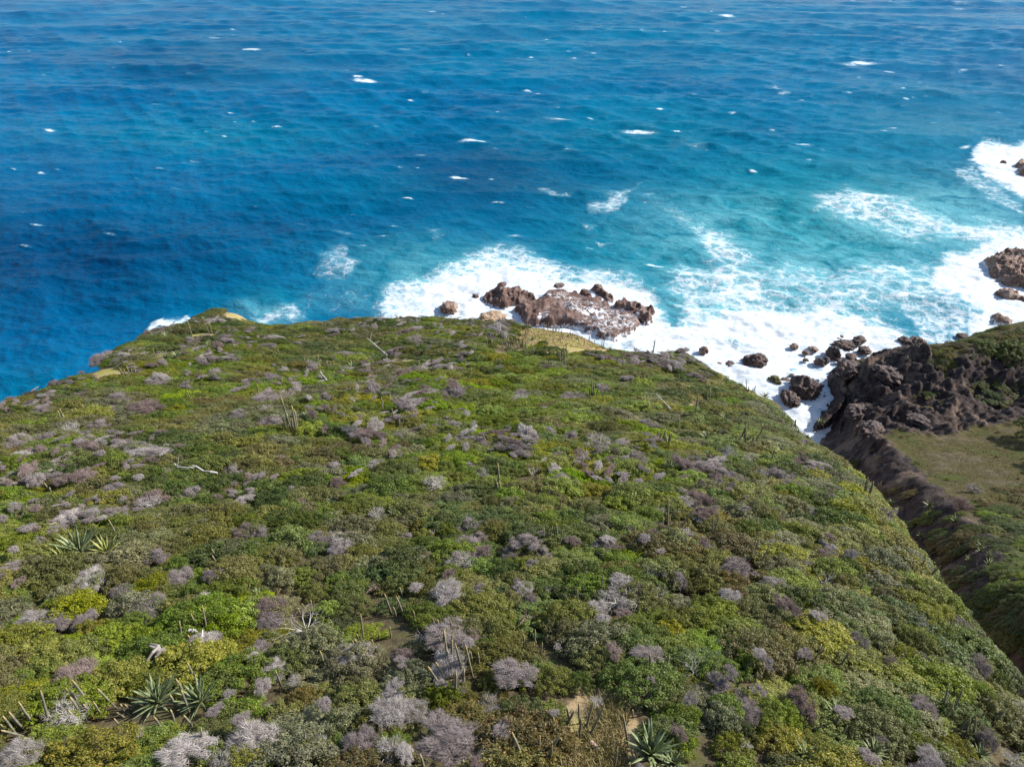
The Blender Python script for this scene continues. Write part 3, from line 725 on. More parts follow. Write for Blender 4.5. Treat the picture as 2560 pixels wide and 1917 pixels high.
# ------------------------------------------------------------------ plant meshes
def unit(v): return v / (np.linalg.norm(v, axis=-1, keepdims=True) + 1e-9)

def foliage_mesh(name, seed, mat, n, leaf, nl, keep=None):
    r = np.random.default_rng(seed)
    rad = np.sqrt((np.arange(nl) + r.random(nl)) / nl) * 0.80; an = np.arange(nl) * 2.39996 + r.normal(size=nl) * 0.3
    C = np.stack([rad * np.cos(an), rad * np.sin(an), 0.58 * (1 - 0.85 * rad ** 2) + r.uniform(-.10, .14, nl)], 1)
    Rr = r.uniform(0.62, 1.25, nl) * (0.98 / math.sqrt(nl)) * (1.12 - 0.25 * rad)
    m = n * 3
    k = r.choice(nl, m, p=Rr ** 2 / (Rr ** 2).sum())
    d = unit(r.normal(size=(m, 3))); d[:, 2] = np.where(d[:, 2] < -0.35, -d[:, 2], d[:, 2])
    P = C[k] + d * Rr[k][:, None] * (r.uniform(0.72, 1.10, (m, 1)) + 0.55 * (r.random((m, 1)) < 0.10) * r.random((m, 1)))
    dist = np.linalg.norm(P[:, None] - C[None], axis=2) / Rr[None]
    ok = (dist < 0.80).sum(1) == 0
    ok &= P[:, 2] > 0.02
    P, d, k = P[ok][:n], d[ok][:n], k[ok][:n]
    m = len(P)
    nrm = unit(d + r.normal(size=(m, 3)) * 0.75 + np.array([0, 0, 0.25]))
    a = unit(np.cross(nrm, r.normal(size=(m, 3)))); bb = np.cross(nrm, a)
    L = leaf * r.uniform(0.6, 1.35, (m, 1)); W = L * r.uniform(0.45, 0.7, (m, 1))
    V = np.stack([P - a * L, P + bb * W + nrm * W * 0.25, P + a * L, P - bb * W + nrm * W * 0.25], 1).reshape(-1, 3)
    lobe_t = r.random(nl)
    tint = np.clip(0.6 * r.random(m) + 0.4 * lobe_t[k], 0, 1); tint = np.where(r.random(m) > 0.97, 1.0 - 0.08 * r.random(m), tint * 0.92)
    return mesh_np(name, V, np.arange(4 * m).reshape(-1, 4), mat, False, {'tint': np.repeat(tint, 4)})

def tubes(name, segs, mat, sides=4, tint=None):
    """segs: list of (p0, p1, r0, r1)"""
    S = np.array([[*a, *b, ra, rb] for a, b, ra, rb in segs], float)
    p0, p1, r0, r1 = S[:, :3], S[:, 3:6], S[:, 6:7], S[:, 7:8]
    ax = unit(p1 - p0); ref = np.where(np.abs(ax[:, 2:3]) > 0.9, np.array([[1., 0, 0]]), np.array([[0, 0, 1.]]))
    u_ = unit(np.cross(ax, ref)); v_ = np.cross(ax, u_)
    th = np.arange(sides) * 2 * math.pi / sides
    ring = lambda p, r_: p[:, None] + r_[:, None] * (np.cos(th)[None, :, None] * u_[:, None] + np.sin(th)[None, :, None] * v_[:, None])
    V = np.concatenate([ring(p0, r0), ring(p1 + ax * r1 * 0.4, r1)], 1).reshape(-1, 3)
    m = len(S); b0 = np.arange(m)[:, None] * 2 * sides
    j = np.arange(sides); jn = (j + 1) % sides
    F = np.stack([b0 + j, b0 + jn, b0 + sides + jn, b0 + sides + j], 2).reshape(-1, 4)
    t = np.random.default_rng(len(S)).random(m) if tint is None else np.asarray(tint)
    return mesh_np(name, V, F, mat, True, {'tint': np.repeat(t, 2 * sides)})

def stem_mesh(name, seed, mat, n=9):
    r = np.random.default_rng(seed); segs = []
    for i in range(n):
        an = r.random() * 6.283; rd = r.uniform(0.25, 0.75); p = np.array([0.08 * math.cos(an), 0.08 * math.sin(an), -0.25])
        e = np.array([rd * math.cos(an), rd * math.sin(an), 0.50 * (1 - 0.6 * rd * rd)])
        q = p + (e - p) * 0.5 + r.normal(size=3) * 0.08
        segs += [(p, q, 0.035, 0.024), (q, e, 0.024, 0.010)]
    return tubes(name, segs, mat)

def twig_mesh(name, seed, mat, n=2300, nl=9, sweep=0.0, thick=0.0085, flat=0.75):
    """a wind-clipped cushion of fine dead twigs, gathered in tufts"""
    r = np.random.default_rng(seed); nl = nl * 2
    rad = np.sqrt((np.arange(nl) + r.random(nl)) / nl) * 0.82; an = np.arange(nl) * 2.39996 + r.normal(size=nl) * 0.35
    C = np.stack([rad * np.cos(an), rad * np.sin(an), 0.55 * (1 - 0.8 * rad ** 2) * flat / 0.75 + r.uniform(-.08, .10, nl)], 1)
    Rr = r.uniform(0.6, 1.3, nl) * (1.0 / math.sqrt(nl))
    k = r.choice(nl, n, p=Rr ** 2 / (Rr ** 2).sum()); d = unit(r.normal(size=(n, 3)) + np.array([0, 0, 0.35]))
    p0 = C[k] + d * Rr[k][:, None] * r.uniform(0.25, 0.85, (n, 1))
    dirn = unit(d * 0.9 + r.normal(size=(n, 3)) * 0.55 + np.array([-0.55 - sweep, 0.1, 0.15]))
    p1 = p0 + dirn * r.uniform(0.10, 0.30, (n, 1))
    m = n // 14                                                       # a few long paler limbs through the cushion
    p0[:m] = C[k[:m]] * np.array([.3, .3, .3]); p1[:m] = C[k[:m]] * 1.12 + r.normal(size=(m, 3)) * 0.10
    for p in (p0, p1):
        p[:, 2] = np.maximum(p[:, 2], 0.03); p[:, 0] -= sweep * p[:, 2]
    dd = unit(p1 - p0); a = unit(np.cross(dd, r.normal(size=(n, 3)))); b_ = np.cross(dd, a)
    th = thick * r.uniform(0.6, 1.5, (n, 1)); th[:m] *= 2.0
    V = np.stack([p0 + a * th, p0 - a * th * 0.5 + b_ * th * 0.87, p0 - a * th * 0.5 - b_ * th * 0.87, p1], 1).reshape(-1, 3)
    o = np.arange(n)[:, None] * 4
    F = np.stack([o + np.array([0, 1, 3]), o + np.array([1, 2, 3]), o + np.array([2, 0, 3])], 1).reshape(-1, 3)
    t = np.clip(r.random(n) * 0.6 + 0.4 * r.random(nl)[k], 0, 1); t[:m] = 1
    return mesh_np(name, V, F, mat, False, {'tint': np.repeat(t, 4)})

def branch_segs(seed, stems=5, depth=3, spread=0.9, up=0.55, r0=0.040, length=0.55, kids=3, wander=0.34, lean=(0, 0)):
    r = np.random.default_rng(seed); segs = []
    def grow(p, d, L, rad, lv):
        n = 4 if lv == 0 else 3
        for i in range(n):
            d = unit(d + r.normal(size=3) * wander * np.array([1, 1, 0.7]))
            q = p + d * L / n; rr = rad * (1 - 0.16 * (i + 1))
            if q[2] < 0.02: d[2] = abs(d[2]); q[2] = 0.02
            segs.append((p, q, rad * (1 - 0.16 * i), rr))
            if lv < depth and i >= 1 and r.random() < 0.62:
                grow(q, unit(d + r.normal(size=3) * 0.75), L * r.uniform(0.45, 0.75), rr * 0.62, lv + 1)
            p = q
        if lv < depth:
            for _ in range(kids - 1): grow(p, unit(d + r.normal(size=3) * 0.6), L * r.uniform(0.55, 0.8), rr * 0.72, lv + 1)
    for i in range(stems):
        an = 6.283 * (i + r.random() * 0.8) / stems
        grow(np.array([0.05 * math.cos(an), 0.05 * math.sin(an), 0.0]), unit(np.array([spread * math.cos(an) + lean[0], spread * math.sin(an) + lean[1], up])), length * r.uniform(.8, 1.2), r0 * r.uniform(.7, 1.1), 0)
    return segs

SHAPES = [(5400, 0.030, 44), (5400, 0.030, 62), (5200, 0.031, 34), (10000, 0.0225, 84), (10000, 0.0225, 120)]
FOL = {k: [foliage_mesh('foliage', 100 + i * 7 + j, m[0], *SHAPES[i]) for i in range(5)] for j, (k, m) in enumerate(LOOKS.items())}
STEMS = [stem_mesh('stems', 40 + i, M_STEM) for i in range(3)]
TWIGM = {'mauve': M_MAUVE, 'pale': M_PALE, 'pink': M_PINK}
TWIG = {k: [twig_mesh('twigs', 300 + i * 5 + j, m, 3400 if i < 2 else 7500, (8, 11, 17)[i], (0.0, 0.35, 0.15)[i], (0.0080, 0.0080, 0.0052)[i]) for i in range(3)] for j, (k, m) in enumerate(TWIGM.items())}
SPARSE = {k: foliage_mesh('foliage', 500 + j, LOOKS[k][0], 800, 0.05, 8) for j, k in enumerate(('olive', 'green', 'yellow'))}

# ------------------------------------------------------------------ placing things
things = []          # (object, px, py, size px, kind, look words) for the labels
cleared = [(*(hit(px, py)[:2]), r) for px, py, r in ((1512, 1785, 0.8), (1500, 1840, 1.3), (1490, 1900, 1.5))]         # (x, y, r) where no leafy shrub may stand
def note(o, x, y, z, wpx, kind, words):
    q = project(x, y, z); things.append(dict(o=o, px=float(q[0]), py=float(q[1]), x=x, y=y, z=z, w=wpx, kind=kind, words=words))

def empty(name, loc, rz=0.0, sc=(1, 1, 1), tilt=(0, 0)):
    o = bpy.data.objects.new(name, None); COL.objects.link(o); o.empty_display_size = 0.2
    o.location = loc; o.rotation_euler = (tilt[0], tilt[1], rz); o.scale = sc
    return o

def slope_tilt(x, y, k=0.7):
    e = 1.5
    g = ground_h(np.array([x + e, x - e, x, x]), np.array([y, y, y + e, y - e]))
    return (k * math.atan((g[2] - g[3]) / (2 * e)), -k * math.atan((g[0] - g[1]) / (2 * e)))

def leafy(x, y, z, rx, ry, rzv, look, rot, seed, d):
    big = max(rx, ry) > 1.75 or d < 33
    i = 3 + seed % 2 if big else seed % 3
    tl = slope_tilt(x, y)
    root = empty('leafy_shrub', (x, y, z), 0, (1, 1, 1))
    root.rotation_euler = (Matrix.Rotation(tl[1], 3, 'Y') @ Matrix.Rotation(tl[0], 3, 'X') @ Matrix.Rotation(rot, 3, 'Z')).to_euler()
    root.scale = (rx, ry, rzv)
    link('foliage', FOL[look][i], root); link('stems', STEMS[seed % 3], root)
    return root

def dry(x, y, z, r, h, look, rot, seed, mix=None, d=50):
    i = 2 if (r > 1.6 or d < 32) else seed % 2
    root = empty('dry_shrub', (x, y, z - 0.05), 0.35 * math.sin(rot * 3), (r * (1.05 + 0.25 * math.sin(rot)), r * (0.8 + 0.3 * ((seed * 37) % 10) / 10), h))
    link('twigs', TWIG[look][i], root); link('stems', STEMS[seed % 3], root)
    if mix: link('foliage', SPARSE[mix], root, (0.05, 0, -0.10), (0, 0, 1.0), (0.95, 0.95, 0.9))
    return root

# ------------------------------------------------------------------ agaves
def blade_mesh(name, seed, n_rings=6, mat=None):
    r = np.random.default_rng(seed); V = []; T = []
    bend = r.uniform(-0.05, 0.22)
    for i in range(n_rings):
        t = i / (n_rings - 1); w = 0.062 * (0.62 + 1.25 * t - 1.75 * t * t) if t < 0.98 else 0.004
        w = max(w, 0.004); z = bend * t * t * -1.0
        V += [(t, -w, z + w * 0.55), (t, 0, z), (t, w, z + w * 0.55), (t, 0, z - w * 0.45 * (1 - t) - 0.006)]
        T += [0.86 if t < 0.9 else 1, 0.3, 0.86 if t < 0.9 else 1, 0.1]
    F = []
    for i in range(n_rings - 1):
        for k in range(4): F.append((i * 4 + k, i * 4 + (k + 1) % 4, i * 4 + 4 + (k + 1) % 4, i * 4 + 4 + k))
    return mesh_np(name, V, np.array(F), mat, True, {'tint': T})

BLADES = {m.name: [blade_mesh('leaf', s, 6, m) for s in range(4)] for m in (M_AGAVE, M_AGAVE_Y)}

def agave_layout(seed, n):
    r = np.random.default_rng(seed); out = []
    for i in range(n):
        t = (i + 0.5) / n; az = i * 2.39996 + r.normal() * 0.12
        el = R(8 + 74 * t ** 0.9) + r.normal() * 0.07
        out.append((az, el, (0.80 + 0.32 * math.sin(t * 2.6)) * r.uniform(0.85, 1.12), int(r.integers(0, 4))))
    return out

def agave_merged(seed, n, mat):
    V = []; F = []; T = []
    for (az, el, L, k) in agave_layout(seed, n):
        me = BLADES[mat.name][k]; co = np.zeros(len(me.vertices) * 3, np.float32); me.vertices.foreach_get('co', co); co = co.reshape(-1, 3) * L
        tt = np.zeros(len(me.vertices), np.float32); me.attributes['tint'].data.foreach_get('value', tt)
        M = np.array(Matrix.Rotation(az, 3, 'Z') @ Matrix.Rotation(-el, 3, 'Y'))
        F.append(np.array([p.vertices[:] for p in me.polygons]) + sum(map(len, V))); V.append(co @ M.T); T.append(tt)
    return mesh_np('leaves', np.concatenate(V), np.concatenate(F), mat, True, {'tint': np.concatenate(T)})
AG_M = [agave_merged(s, 26, M_AGAVE) for s in range(4)]

AGAVES = [  # px, py (foot), width px
    (395, 1760, 128), (503, 1758, 120), (203, 1385, 118), (270, 1388, 88), (162, 1402, 84), (1625, 1890, 150), (1697, 1812, 46), (1680, 1915, 84), (2082, 1788, 72), (2181, 1884, 72), (2010, 1903, 84), (2056, 1908, 50),
    (2442, 1893, 62), (2219, 1598, 32), (649, 1494, 38), (1028, 1468, 46), (828, 1262, 32), (985, 1288, 32), (768, 1045, 36), (1153, 1113, 32), (1674, 1174, 46), (1767, 1098, 46), (1811, 1052, 36), (1744, 1032, 30), (1767, 1142, 30),
    (1912, 1250, 30), (1952, 1135, 46), (1863, 1108, 46), (2119, 1186, 32), (1762, 1092, 26), (1848, 950, 28), (1814, 926, 28), (1911, 982, 28), (1963, 1038, 36), (1993, 1041, 26), (2041, 1086, 28), (2015, 1070, 28), (1746, 1034, 30),
    (415, 846, 32), (388, 846, 28), (432, 833, 22), (516, 803, 26), (444, 898, 38), (417, 898, 36), (525, 866, 28), (307, 904, 22), (357, 898, 22), (881, 922, 36), (1127, 862, 22), (1127, 974, 26), (1240, 818, 20), (1182, 815, 20),
    (1523, 858, 22), (1419, 844, 16), (1330, 853, 20), (1442, 850, 14), (1326, 814, 15), (1558, 864, 18), (1170, 819, 18),
    (2323, 1266, 34), (2384, 1306, 37), (2164, 1256, 34), (2230, 1264, 28), (2248, 1281, 28), (2300, 1344, 27), (2419, 1404, 32), (2468, 1416, 37), (2474, 1396, 28), (2453, 1368, 27), (2450, 1380, 26), (560, 1560, 26), (2430, 900, 22), (2270, 902, 16)]
AG_WORDS = {0: 'big spreading', 5: 'largest', 3: 'yellowish', 8: 'shaded'}
for i, (px, py, w) in enumerate(AGAVES):
    q = hit(px, py, 0.25)
    if not q: continue
    x, y, z, d = q; r = 0.54 * w * d / FPX; sd = i * 13 + 5
    if w >= 44:
        root = empty('agave', (x, y, z + 0.24), i * 1.3, (r, r, r * 0.95), slope_tilt(x, y, 0.4))
        m = M_AGAVE_Y if i == 3 or i % 7 == 4 else M_AGAVE
        for (az, el, L, k) in agave_layout(sd, 36 if w > 60 else 26):
            link('leaf', BLADES[m.name][k], root, rot=Euler((0, -el, az)), scale=(L, L, L))
    else:
        root = link('agave', AG_M[i % 4], None, (x, y, z + 0.30), (*slope_tilt(x, y, 0.4), i * 1.3), (r, r, r))
    cleared.append((x, y - 0.25, r * 0.98))
    note(root, x, y, z + 0.3, w, 'agave', AG_WORDS.get(i, ('spiky', 'pale green', 'small spiky', 'stiff-leaved')[i % 4] if w < 44 else ('broad', 'full')[i % 2]))

# ------------------------------------------------------------------ columnar cacti
def cactus_mesh(name, seed):
    r = np.random.default_rng(seed); ribs, n = 9, 9
    V = []; T = []; bx, by = r.normal(size=2) * 0.05
    for i in range(n):
        t = i / (n - 1); rad = 1.0 * (0.82 + 0.25 * math.sin(t * 2.8)) * (1 if t < 0.93 else 0.55); rad *= 1 + 0.06 * math.sin(t * 23 + seed)
        for k in range(ribs * 2):
            a = k * math.pi / ribs; rr = rad * (1.0 if k % 2 == 0 else 0.80)
            V.append((0.055 * rr * math.cos(a) + bx * t * t, 0.055 * rr * math.sin(a) + by * t * t, t)); T.append(t)
    V.append((bx, by, 1.012)); T.append(1)
    m = ribs * 2; F = grid_faces(n, m + 1)[:0]; Q = []
    for i in range(n - 1):
        for k in range(m): Q.append((i * m + k, i * m + (k + 1) % m, (i + 1) * m + (k + 1) % m, (i + 1) * m + k))
    tri = [((n - 1) * m + k, (n - 1) * m + (k + 1) % m, n * m) for k in range(m)]
    return mesh_np(name, V, [np.array(Q), np.array(tri)], M_CACTUS, True, {'tint': T})
CACT = [cactus_mesh('stem', s) for s in range(5)]

CACTI = [  # px, py (foot), height px, stems, spread
    (61, 1820, 66, 9, 1.), (220, 1782, 62, 5, .7), (304, 1770, 50, 3, .6), (281, 1802, 30, 3, .8), (441, 1806, 46, 3, .8), (452, 1762, 58, 3, .5), (478, 1706, 40, 2, .4), (493, 1590, 52, 4, .8), (470, 1922, 46, 6, 1.), (35, 1532, 20, 1, .2), (551, 1568, 24, 2, .5),
    (1147, 1700, 92, 11, 1.), (1107, 1640, 82, 3, .4), (1098, 1578, 50, 6, .6), (1185, 1692, 42, 4, .8), (895, 1610, 62, 3, .4), (930, 1598, 24, 3, .9), (991, 1528, 52, 4, .5), (1037, 1552, 34, 1, .2), (1007, 1490, 32, 1, .1), (759, 1518, 32, 3, .5), (814, 1668, 40, 1, .2), (704, 1716, 42, 1, .2), (1060, 1925, 48, 1, .2), (1162, 1560, 28, 1, .2), (976, 1588, 28, 1, .2),
    (1297, 1626, 36, 3, .6), (1326, 1640, 34, 4, .7), (1338, 1614, 44, 1, .2), (1445, 1516, 46, 1, .1), (1503, 1488, 54, 1, .1), (1648, 1670, 54, 5, .6), (1622, 1666, 30, 3, .6), (1639, 1742, 36, 1, .2), (1425, 1824, 70, 6, .9), (1445, 1818, 64, 2, .4), (1581, 1872, 66, 3, .8), (1561, 1912, 56, 2, .3), (1358, 1912, 70, 7, .9), (1616, 1790, 30, 3, .5), (1761, 1798, 30, 1, .2), (1886, 1714, 32, 1, .2),
    (1992, 1798, 40, 1, .2), (2088, 1812, 48, 1, .2), (2395, 1810, 54, 9, .9), (2471, 1798, 42, 4, .8), (2523, 1722, 32, 2, .6), (2106, 1832, 30, 1, .1), (2010, 1664, 46, 4, .5), (2100, 1664, 46, 1, .2), (2149, 1482, 32, 1, .2), (2172, 1492, 30, 2, .4), (2158, 1530, 36, 2, .4), (2337, 1522, 24, 4, .6), (2256, 1872, 22, 1, .2),
    (296, 1344, 52, 1, .3), (241, 1326, 24, 1, .1), (554, 1404, 34, 2, .5), (142, 1230, 26, 3, .6), (739, 1076, 96, 3, .25), (722, 1072, 46, 6, .7), (982, 1054, 34, 2, .5), (999, 1076, 30, 1, .1), (917, 1086, 24, 1, .1), (1252, 1223, 60, 5, .6), (1231, 1119, 36, 5, .9), (666, 1153, 32, 2, .5), (952, 1028, 38, 2, .4),
    (1657, 1112, 46, 10, .7), (1863, 1112, 56, 9, .9), (1697, 1075, 32, 2, .3), (1671, 1342, 74, 8, .9), (1793, 1336, 46, 6, .7), (1709, 1336, 26, 4, .8), (1364, 1243, 52, 4, .5), (1381, 1363, 52, 4, .7), (1413, 1270, 30, 2, .4), (1889, 1409, 46, 8, .9), (1735, 1046, 62, 1, .1), (1628, 1031, 28, 4, .5), (1903, 1298, 26, 1, .1), (1283, 1225, 26, 3, .6), (1512, 1179, 26, 2, .4),
    (1401, 904, 40, 6, .6), (1413, 916, 34, 4, .6), (1483, 994, 42, 4, .4), (1274, 867, 32, 11, 1.5), (1303, 864, 28, 8, 1.3), (1225, 861, 32, 6, 1.), (1387, 821, 18, 5, .9), (1361, 821, 14, 4, .8), (1317, 835, 22, 3, .6), (1401, 844, 17, 3, .7), (1457, 861, 15, 3, .6), (1506, 861, 17, 4, .8), (1251, 807, 17, 2, .5), (1630, 864, 46, 1, .1), (1622, 865, 14, 2, .4), (1662, 866, 14, 5, 1.1), (1729, 868, 17, 4, .8),
    (481, 842, 42, 1, .2), (529, 831, 28, 3, .5), (452, 831, 20, 1, .1), (388, 894, 23, 1, .2), (313, 903, 20, 2, .5), (319, 944, 28, 11, 1.2), (528, 877, 26, 3, .5), (475, 996, 22, 1, .1), (209, 1033, 25, 3, .6), (238, 1028, 22, 3, .5), (156, 1048, 34, 3, .5), (174, 1042, 18, 2, .4), (638, 987, 24, 2, .5), (802, 923, 32, 6, .8), (768, 920, 26, 3, .5), (831, 923, 25, 3, .5), (660, 897, 18, 3, .5), (689, 891, 20, 5, .9), (1043, 886, 16, 3, .6), (967, 900, 24, 1, .1),
    (1874, 958, 18, 8, 1.2), (1974, 1040, 24, 6, .9), (1926, 1158, 44, 1, .1), (2091, 1103, 24, 1, .1), (2130, 1125, 26, 1, .1), (1933, 1065, 24, 3, .5), (1773, 1002, 24, 6, .9), (1844, 1013, 26, 6, .8), (2166, 1234, 40, 6, .7), (2187, 1222, 26, 4, .8), (2146, 1235, 27, 2, .4), (2297, 1432, 46, 9, .9), (2072, 1452, 38, 1, .1), (1974, 1301, 44, 1, .1), (2094, 1460, 28, 1, .1), (2552, 1260, 20, 3, .5), (2387, 1373, 18, 1, .1), (2522, 1246, 12, 1, .1),
    (1345, 985, 20, 2, .4), (1180, 880, 22, 3, .6), (1560, 920, 24, 2, .4), (1610, 960, 24, 3, .5), (1700, 960, 24, 2, .4), (1150, 905, 18, 2, .5), (1255, 905, 22, 4, .8), (1330, 885, 22, 5, .9), (1050, 920, 18, 2, .4), (1205, 840, 22, 5, .9), (1480, 848, 12, 3, .6), (1430, 830, 12, 2, .4)]
for i, (px, py, h, n, sp) in enumerate(CACTI):
    q = hit(px, py, 0.3)
    if not q: continue
    x, y, z, d = q; r_ = np.random.default_rng(i + 50)
    y0 = project(x, y, z)[1]; y1 = project(x, y, z + 1)[1]
    zs = np.linspace(0.2, 5, 97); L = float(np.interp(h * 1.04 + 5, project(x, y, z)[1] - project(x, y, z + zs)[1], zs))
    girth = min(1.2, max(0.72, 0.60 + L / 7)) * (0.76 if d < 40 else 1.05)
    root = empty('column_cactus', (x, y, z - 0.1), i * 0.9)
    for k in range(n):
        a = 6.283 * (k + r_.random() * 0.7) / n; rad = (0.10 + 0.34 * sp * r_.random()) * (1 if n > 1 else 0)
        ll = L * (1.0 if k == 0 else r_.uniform(0.45, 0.95)); ln = 0.30 * sp * r_.random() + 0.03
        link('stem', CACT[(i + k) % 5], root, (rad * 1.6 * math.cos(a), rad * 1.6 * math.sin(a), 0), Euler((-ln * math.sin(a), ln * math.cos(a), a)), (girth * r_.uniform(.85, 1.1), girth * r_.uniform(.85, 1.1), ll))
    cleared.append((x, y - 0.25, (0.26 if h > 26 else 0.12) + 0.22 * sp))
    words = 'single-stemmed' if n == 1 else ('two-stemmed' if n == 2 else ('many-stemmed' if n > 6 else 'branching'))
    note(root, x, y, z + L * 0.5, h, 'cactus', words)

# ------------------------------------------------------------------ bleached dead shrubs, poles, driftwood
DEAD = [tubes('branches', branch_segs(700, 5, 3, 0.9, 0.6), M_WHITE), tubes('branches', branch_segs(703, 4, 3, 0.7, 0.9, wander=.42), M_WHITE), tubes('branches', branch_segs(706, 6, 3, 1.0, 0.35), M_WHITE),
        tubes('branches', branch_segs(709, 3, 3, 0.7, 0.5, lean=(-0.9, 0), wander=.30), M_WHITE), tubes('branches', branch_segs(712, 14, 2, 0.9, 0.5, r0=.020, length=.75, wander=.12, lean=(-.5, -.2)), M_WHITE), tubes('branches', branch_segs(715, 3, 3, 0.5, 0.7, r0=.055, wander=.45), M_REDTW)]
DTW = [twig_mesh('twigs', 800 + i, M_PALE, 700, 7, (0, .3, .1)[i], 0.0075, 0.6) for i in range(3)]
DEADS = [(180, 1795, 160, 2), (348, 1832, 52, 0), (307, 1858, 74, 1), (180, 1872, 62, 2), (556, 1908, 100, 0), (574, 1742, 60, 1), (765, 1580, 150, 4), (930, 1478, 74, 5), (1118, 1488, 120, 3), (1055, 1600, 80, 1), (843, 1664, 68, 2), (738, 1708, 52, 0), (675, 1772, 50, 1), (805, 1858, 60, 0), (956, 1830, 44, 1), (970, 1786, 44, 2),
         (1223, 1768, 96, 2), (982, 1888, 120, 3), (1541, 1510, 150, 0), (1642, 1496, 100, 1), (1729, 1676, 132, 1), (1654, 1684, 48, 0), (1558, 1690, 48, 1), (1492, 1758, 54, 3), (1370, 1482, 42, 1), (1309, 1555, 80, 5), (1393, 1618, 32, 0), (1863, 1868, 48, 2), (2059, 1462, 90, 1), (2538, 1774, 56, 0), (2529, 1908, 96, 0),
         (557, 1212, 42, 0), (377, 1264, 96, 3), (119, 1206, 50, 1), (487, 1334, 66, 3), (177, 1076, 64, 2), (1092, 1216, 96, 3), (1202, 1187, 60, 0), (941, 1294, 70, 2), (1083, 1336, 36, 1), (1162, 1414, 130, 3), (979, 1238, 34, 1), (860, 1356, 90, 3), (1332, 1187, 66, 1), (1495, 1124, 124, 0), (1529, 1168, 60, 3), (1567, 1194, 40, 5), (1651, 1281, 42, 3), (1744, 1305, 40, 3), (1695, 1290, 36, 0),
         (1564, 1432, 42, 1), (1625, 1436, 96, 1), (1819, 1137, 66, 2), (1874, 1151, 40, 1), (1448, 1180, 36, 5), (985, 1003, 60, 1), (1078, 988, 70, 3), (886, 1006, 60, 1), (1249, 920, 30, 0), (2033, 1284, 46, 2), (1998, 1408, 92, 2), (1929, 1368, 60, 0), (2207, 1306, 16, 1), (1800, 1180, 50, 2), (1900, 1190, 50, 0), (1245, 822, 50, 3), (1300, 1000, 60, 0), (2450, 1650, 60, 3), (2300, 1560, 50, 0)]
DW = {4: 'fan-shaped white', 5: 'reddish gnarled', 3: 'wind-swept pale', 0: 'pale branching', 1: 'upright bleached', 2: 'low sprawling white'}
for i, (px, py, w, k) in enumerate(DEADS):
    q = hit(px, py, 0.45)
    if not q: continue
    x, y, z, d = q; r = 0.40 * w * d / FPX
    root = empty('dead_shrub', (x, y, z + 0.48), i * 2.1 if k not in (3, 4) else 0.4 * math.sin(i), (r, r, r * 0.85), slope_tilt(x, y, 0.8))
    link('branches', DEAD[k], root)
    if k in (0, 2, 3): link('twigs', DTW[i % 3], root, (0, 0, 0.05), scale=(0.9, 0.9, 0.8))
    cleared.append((x, y - 0.2 * r, r * 0.68))
    note(root, x, y, z + 0.6, w, 'dead', DW[k])

def pole(name, a, b, rad, label, cat, lift=(0.6, 0.9), mat=None, kink=0.0):
    qa, qb = hit(*a, 0.6), hit(*b, 0.6)
    A = np.array([qa[0], qa[1], qa[2] + lift[0]]); B = np.array([qb[0], qb[1], qb[2] + lift[1]]); L = np.linalg.norm(B - A)
    r = np.random.default_rng(int(a[0])); segs = []; p = np.zeros(3); n = 6
    for i in range(n):
        q = (B - A) * (i + 1) / n + r.normal(size=3) * L * kink * (0 if i == n - 1 else 1)
        segs.append((p, q, rad * (1 - 0.11 * i), rad * (1 - 0.11 * (i + 1)))); p = q
    for j in range(3): segs.append((segs[2 + j][1], segs[2 + j][1] + r.normal(size=3) * L * 0.08 + np.array([0, 0, L * .05]), rad * .4, rad * .15))
    o = link(name, tubes(name, segs, mat or M_WHITE, 7), loc=A); tag(o, label, cat); return o
pole('fallen_pole', (968, 890), (920, 863), 0.085, 'long pale fallen pole lying across dark shrubs near the headland front edge', 'dead wood', (0.7, 1.6))
pole('fallen_pole', (1676, 1028), (1638, 1000), 0.06, 'thin pale fallen pole lying on scrub near the gully rim', 'dead wood', (0.8, 1.3))
pole('log', (818, 954), (803, 941), 0.09, 'short pale log poking from scrub landward of the tall cactus row', 'dead wood', (0.7, 1.1))
pole('log', (545, 1186), (440, 1168), 0.07, 'long bent white log lying on the open-sea side scrub', 'dead wood', (0.7, 0.9), None, 0.025)
pole('log', (505, 1612), (516, 1595), 0.07, 'short split white log leaning among cactus stems above the driftwood stump', 'dead wood', (0.6, 1.0))
pole('log', (478, 1588), (502, 1595), 0.06, 'thin curved white branch lying on top of the small cactus clump', 'dead wood', (0.9, 0.9), None, 0.05)
pole('log', (1290, 845), (1215, 822), 0.05, 'slim grey fallen branch slanting down to the ochre ledge', 'dead wood', (0.9, 1.2))
pole('log', (1480, 1840), (1500, 1855), 0.09, 'short brown fallen stem lying on the dry grass path', 'dead wood', (0.15, 0.15), M_REDTW)
_q = hit(397, 1655, 0.5)
DRIFT = [((0, 0, 0.0), (0.05, 0.35, 0.30), .20, .17), ((0.05, 0.35, 0.30), (-0.10, 0.62, 0.42), .17, .13), ((-0.10, 0.62, 0.42), (-0.62, 0.80, 0.40), .12, .06), ((-0.05, 0.45, 0.42), (-0.50, 0.55, 0.55), .10, .05),
         ((0.02, 0.5, 0.5), (-0.12, 0.05, 0.62), .12, .09), ((-0.12, 0.05, 0.62), (-0.30, -0.42, 0.48), .09, .05), ((0.05, 0.35, 0.30), (0.30, 0.55, 0.25), .16, .11), ((0.30, 0.55, 0.25), (0.32, 0.20, 0.05), .11, .09)]
o = link('driftwood_stump', tubes('driftwood_stump', DRIFT, M_DRIFT, 9), loc=(_q[0], _q[1], _q[2] + 0.55), scale=(0.6, 0.6, 0.6))
tag(o, 'bleached forked tree stump lying on green scrub above the paired agaves', 'dead wood'); cleared.append((_q[0], _q[1] - 0.1, 0.5))

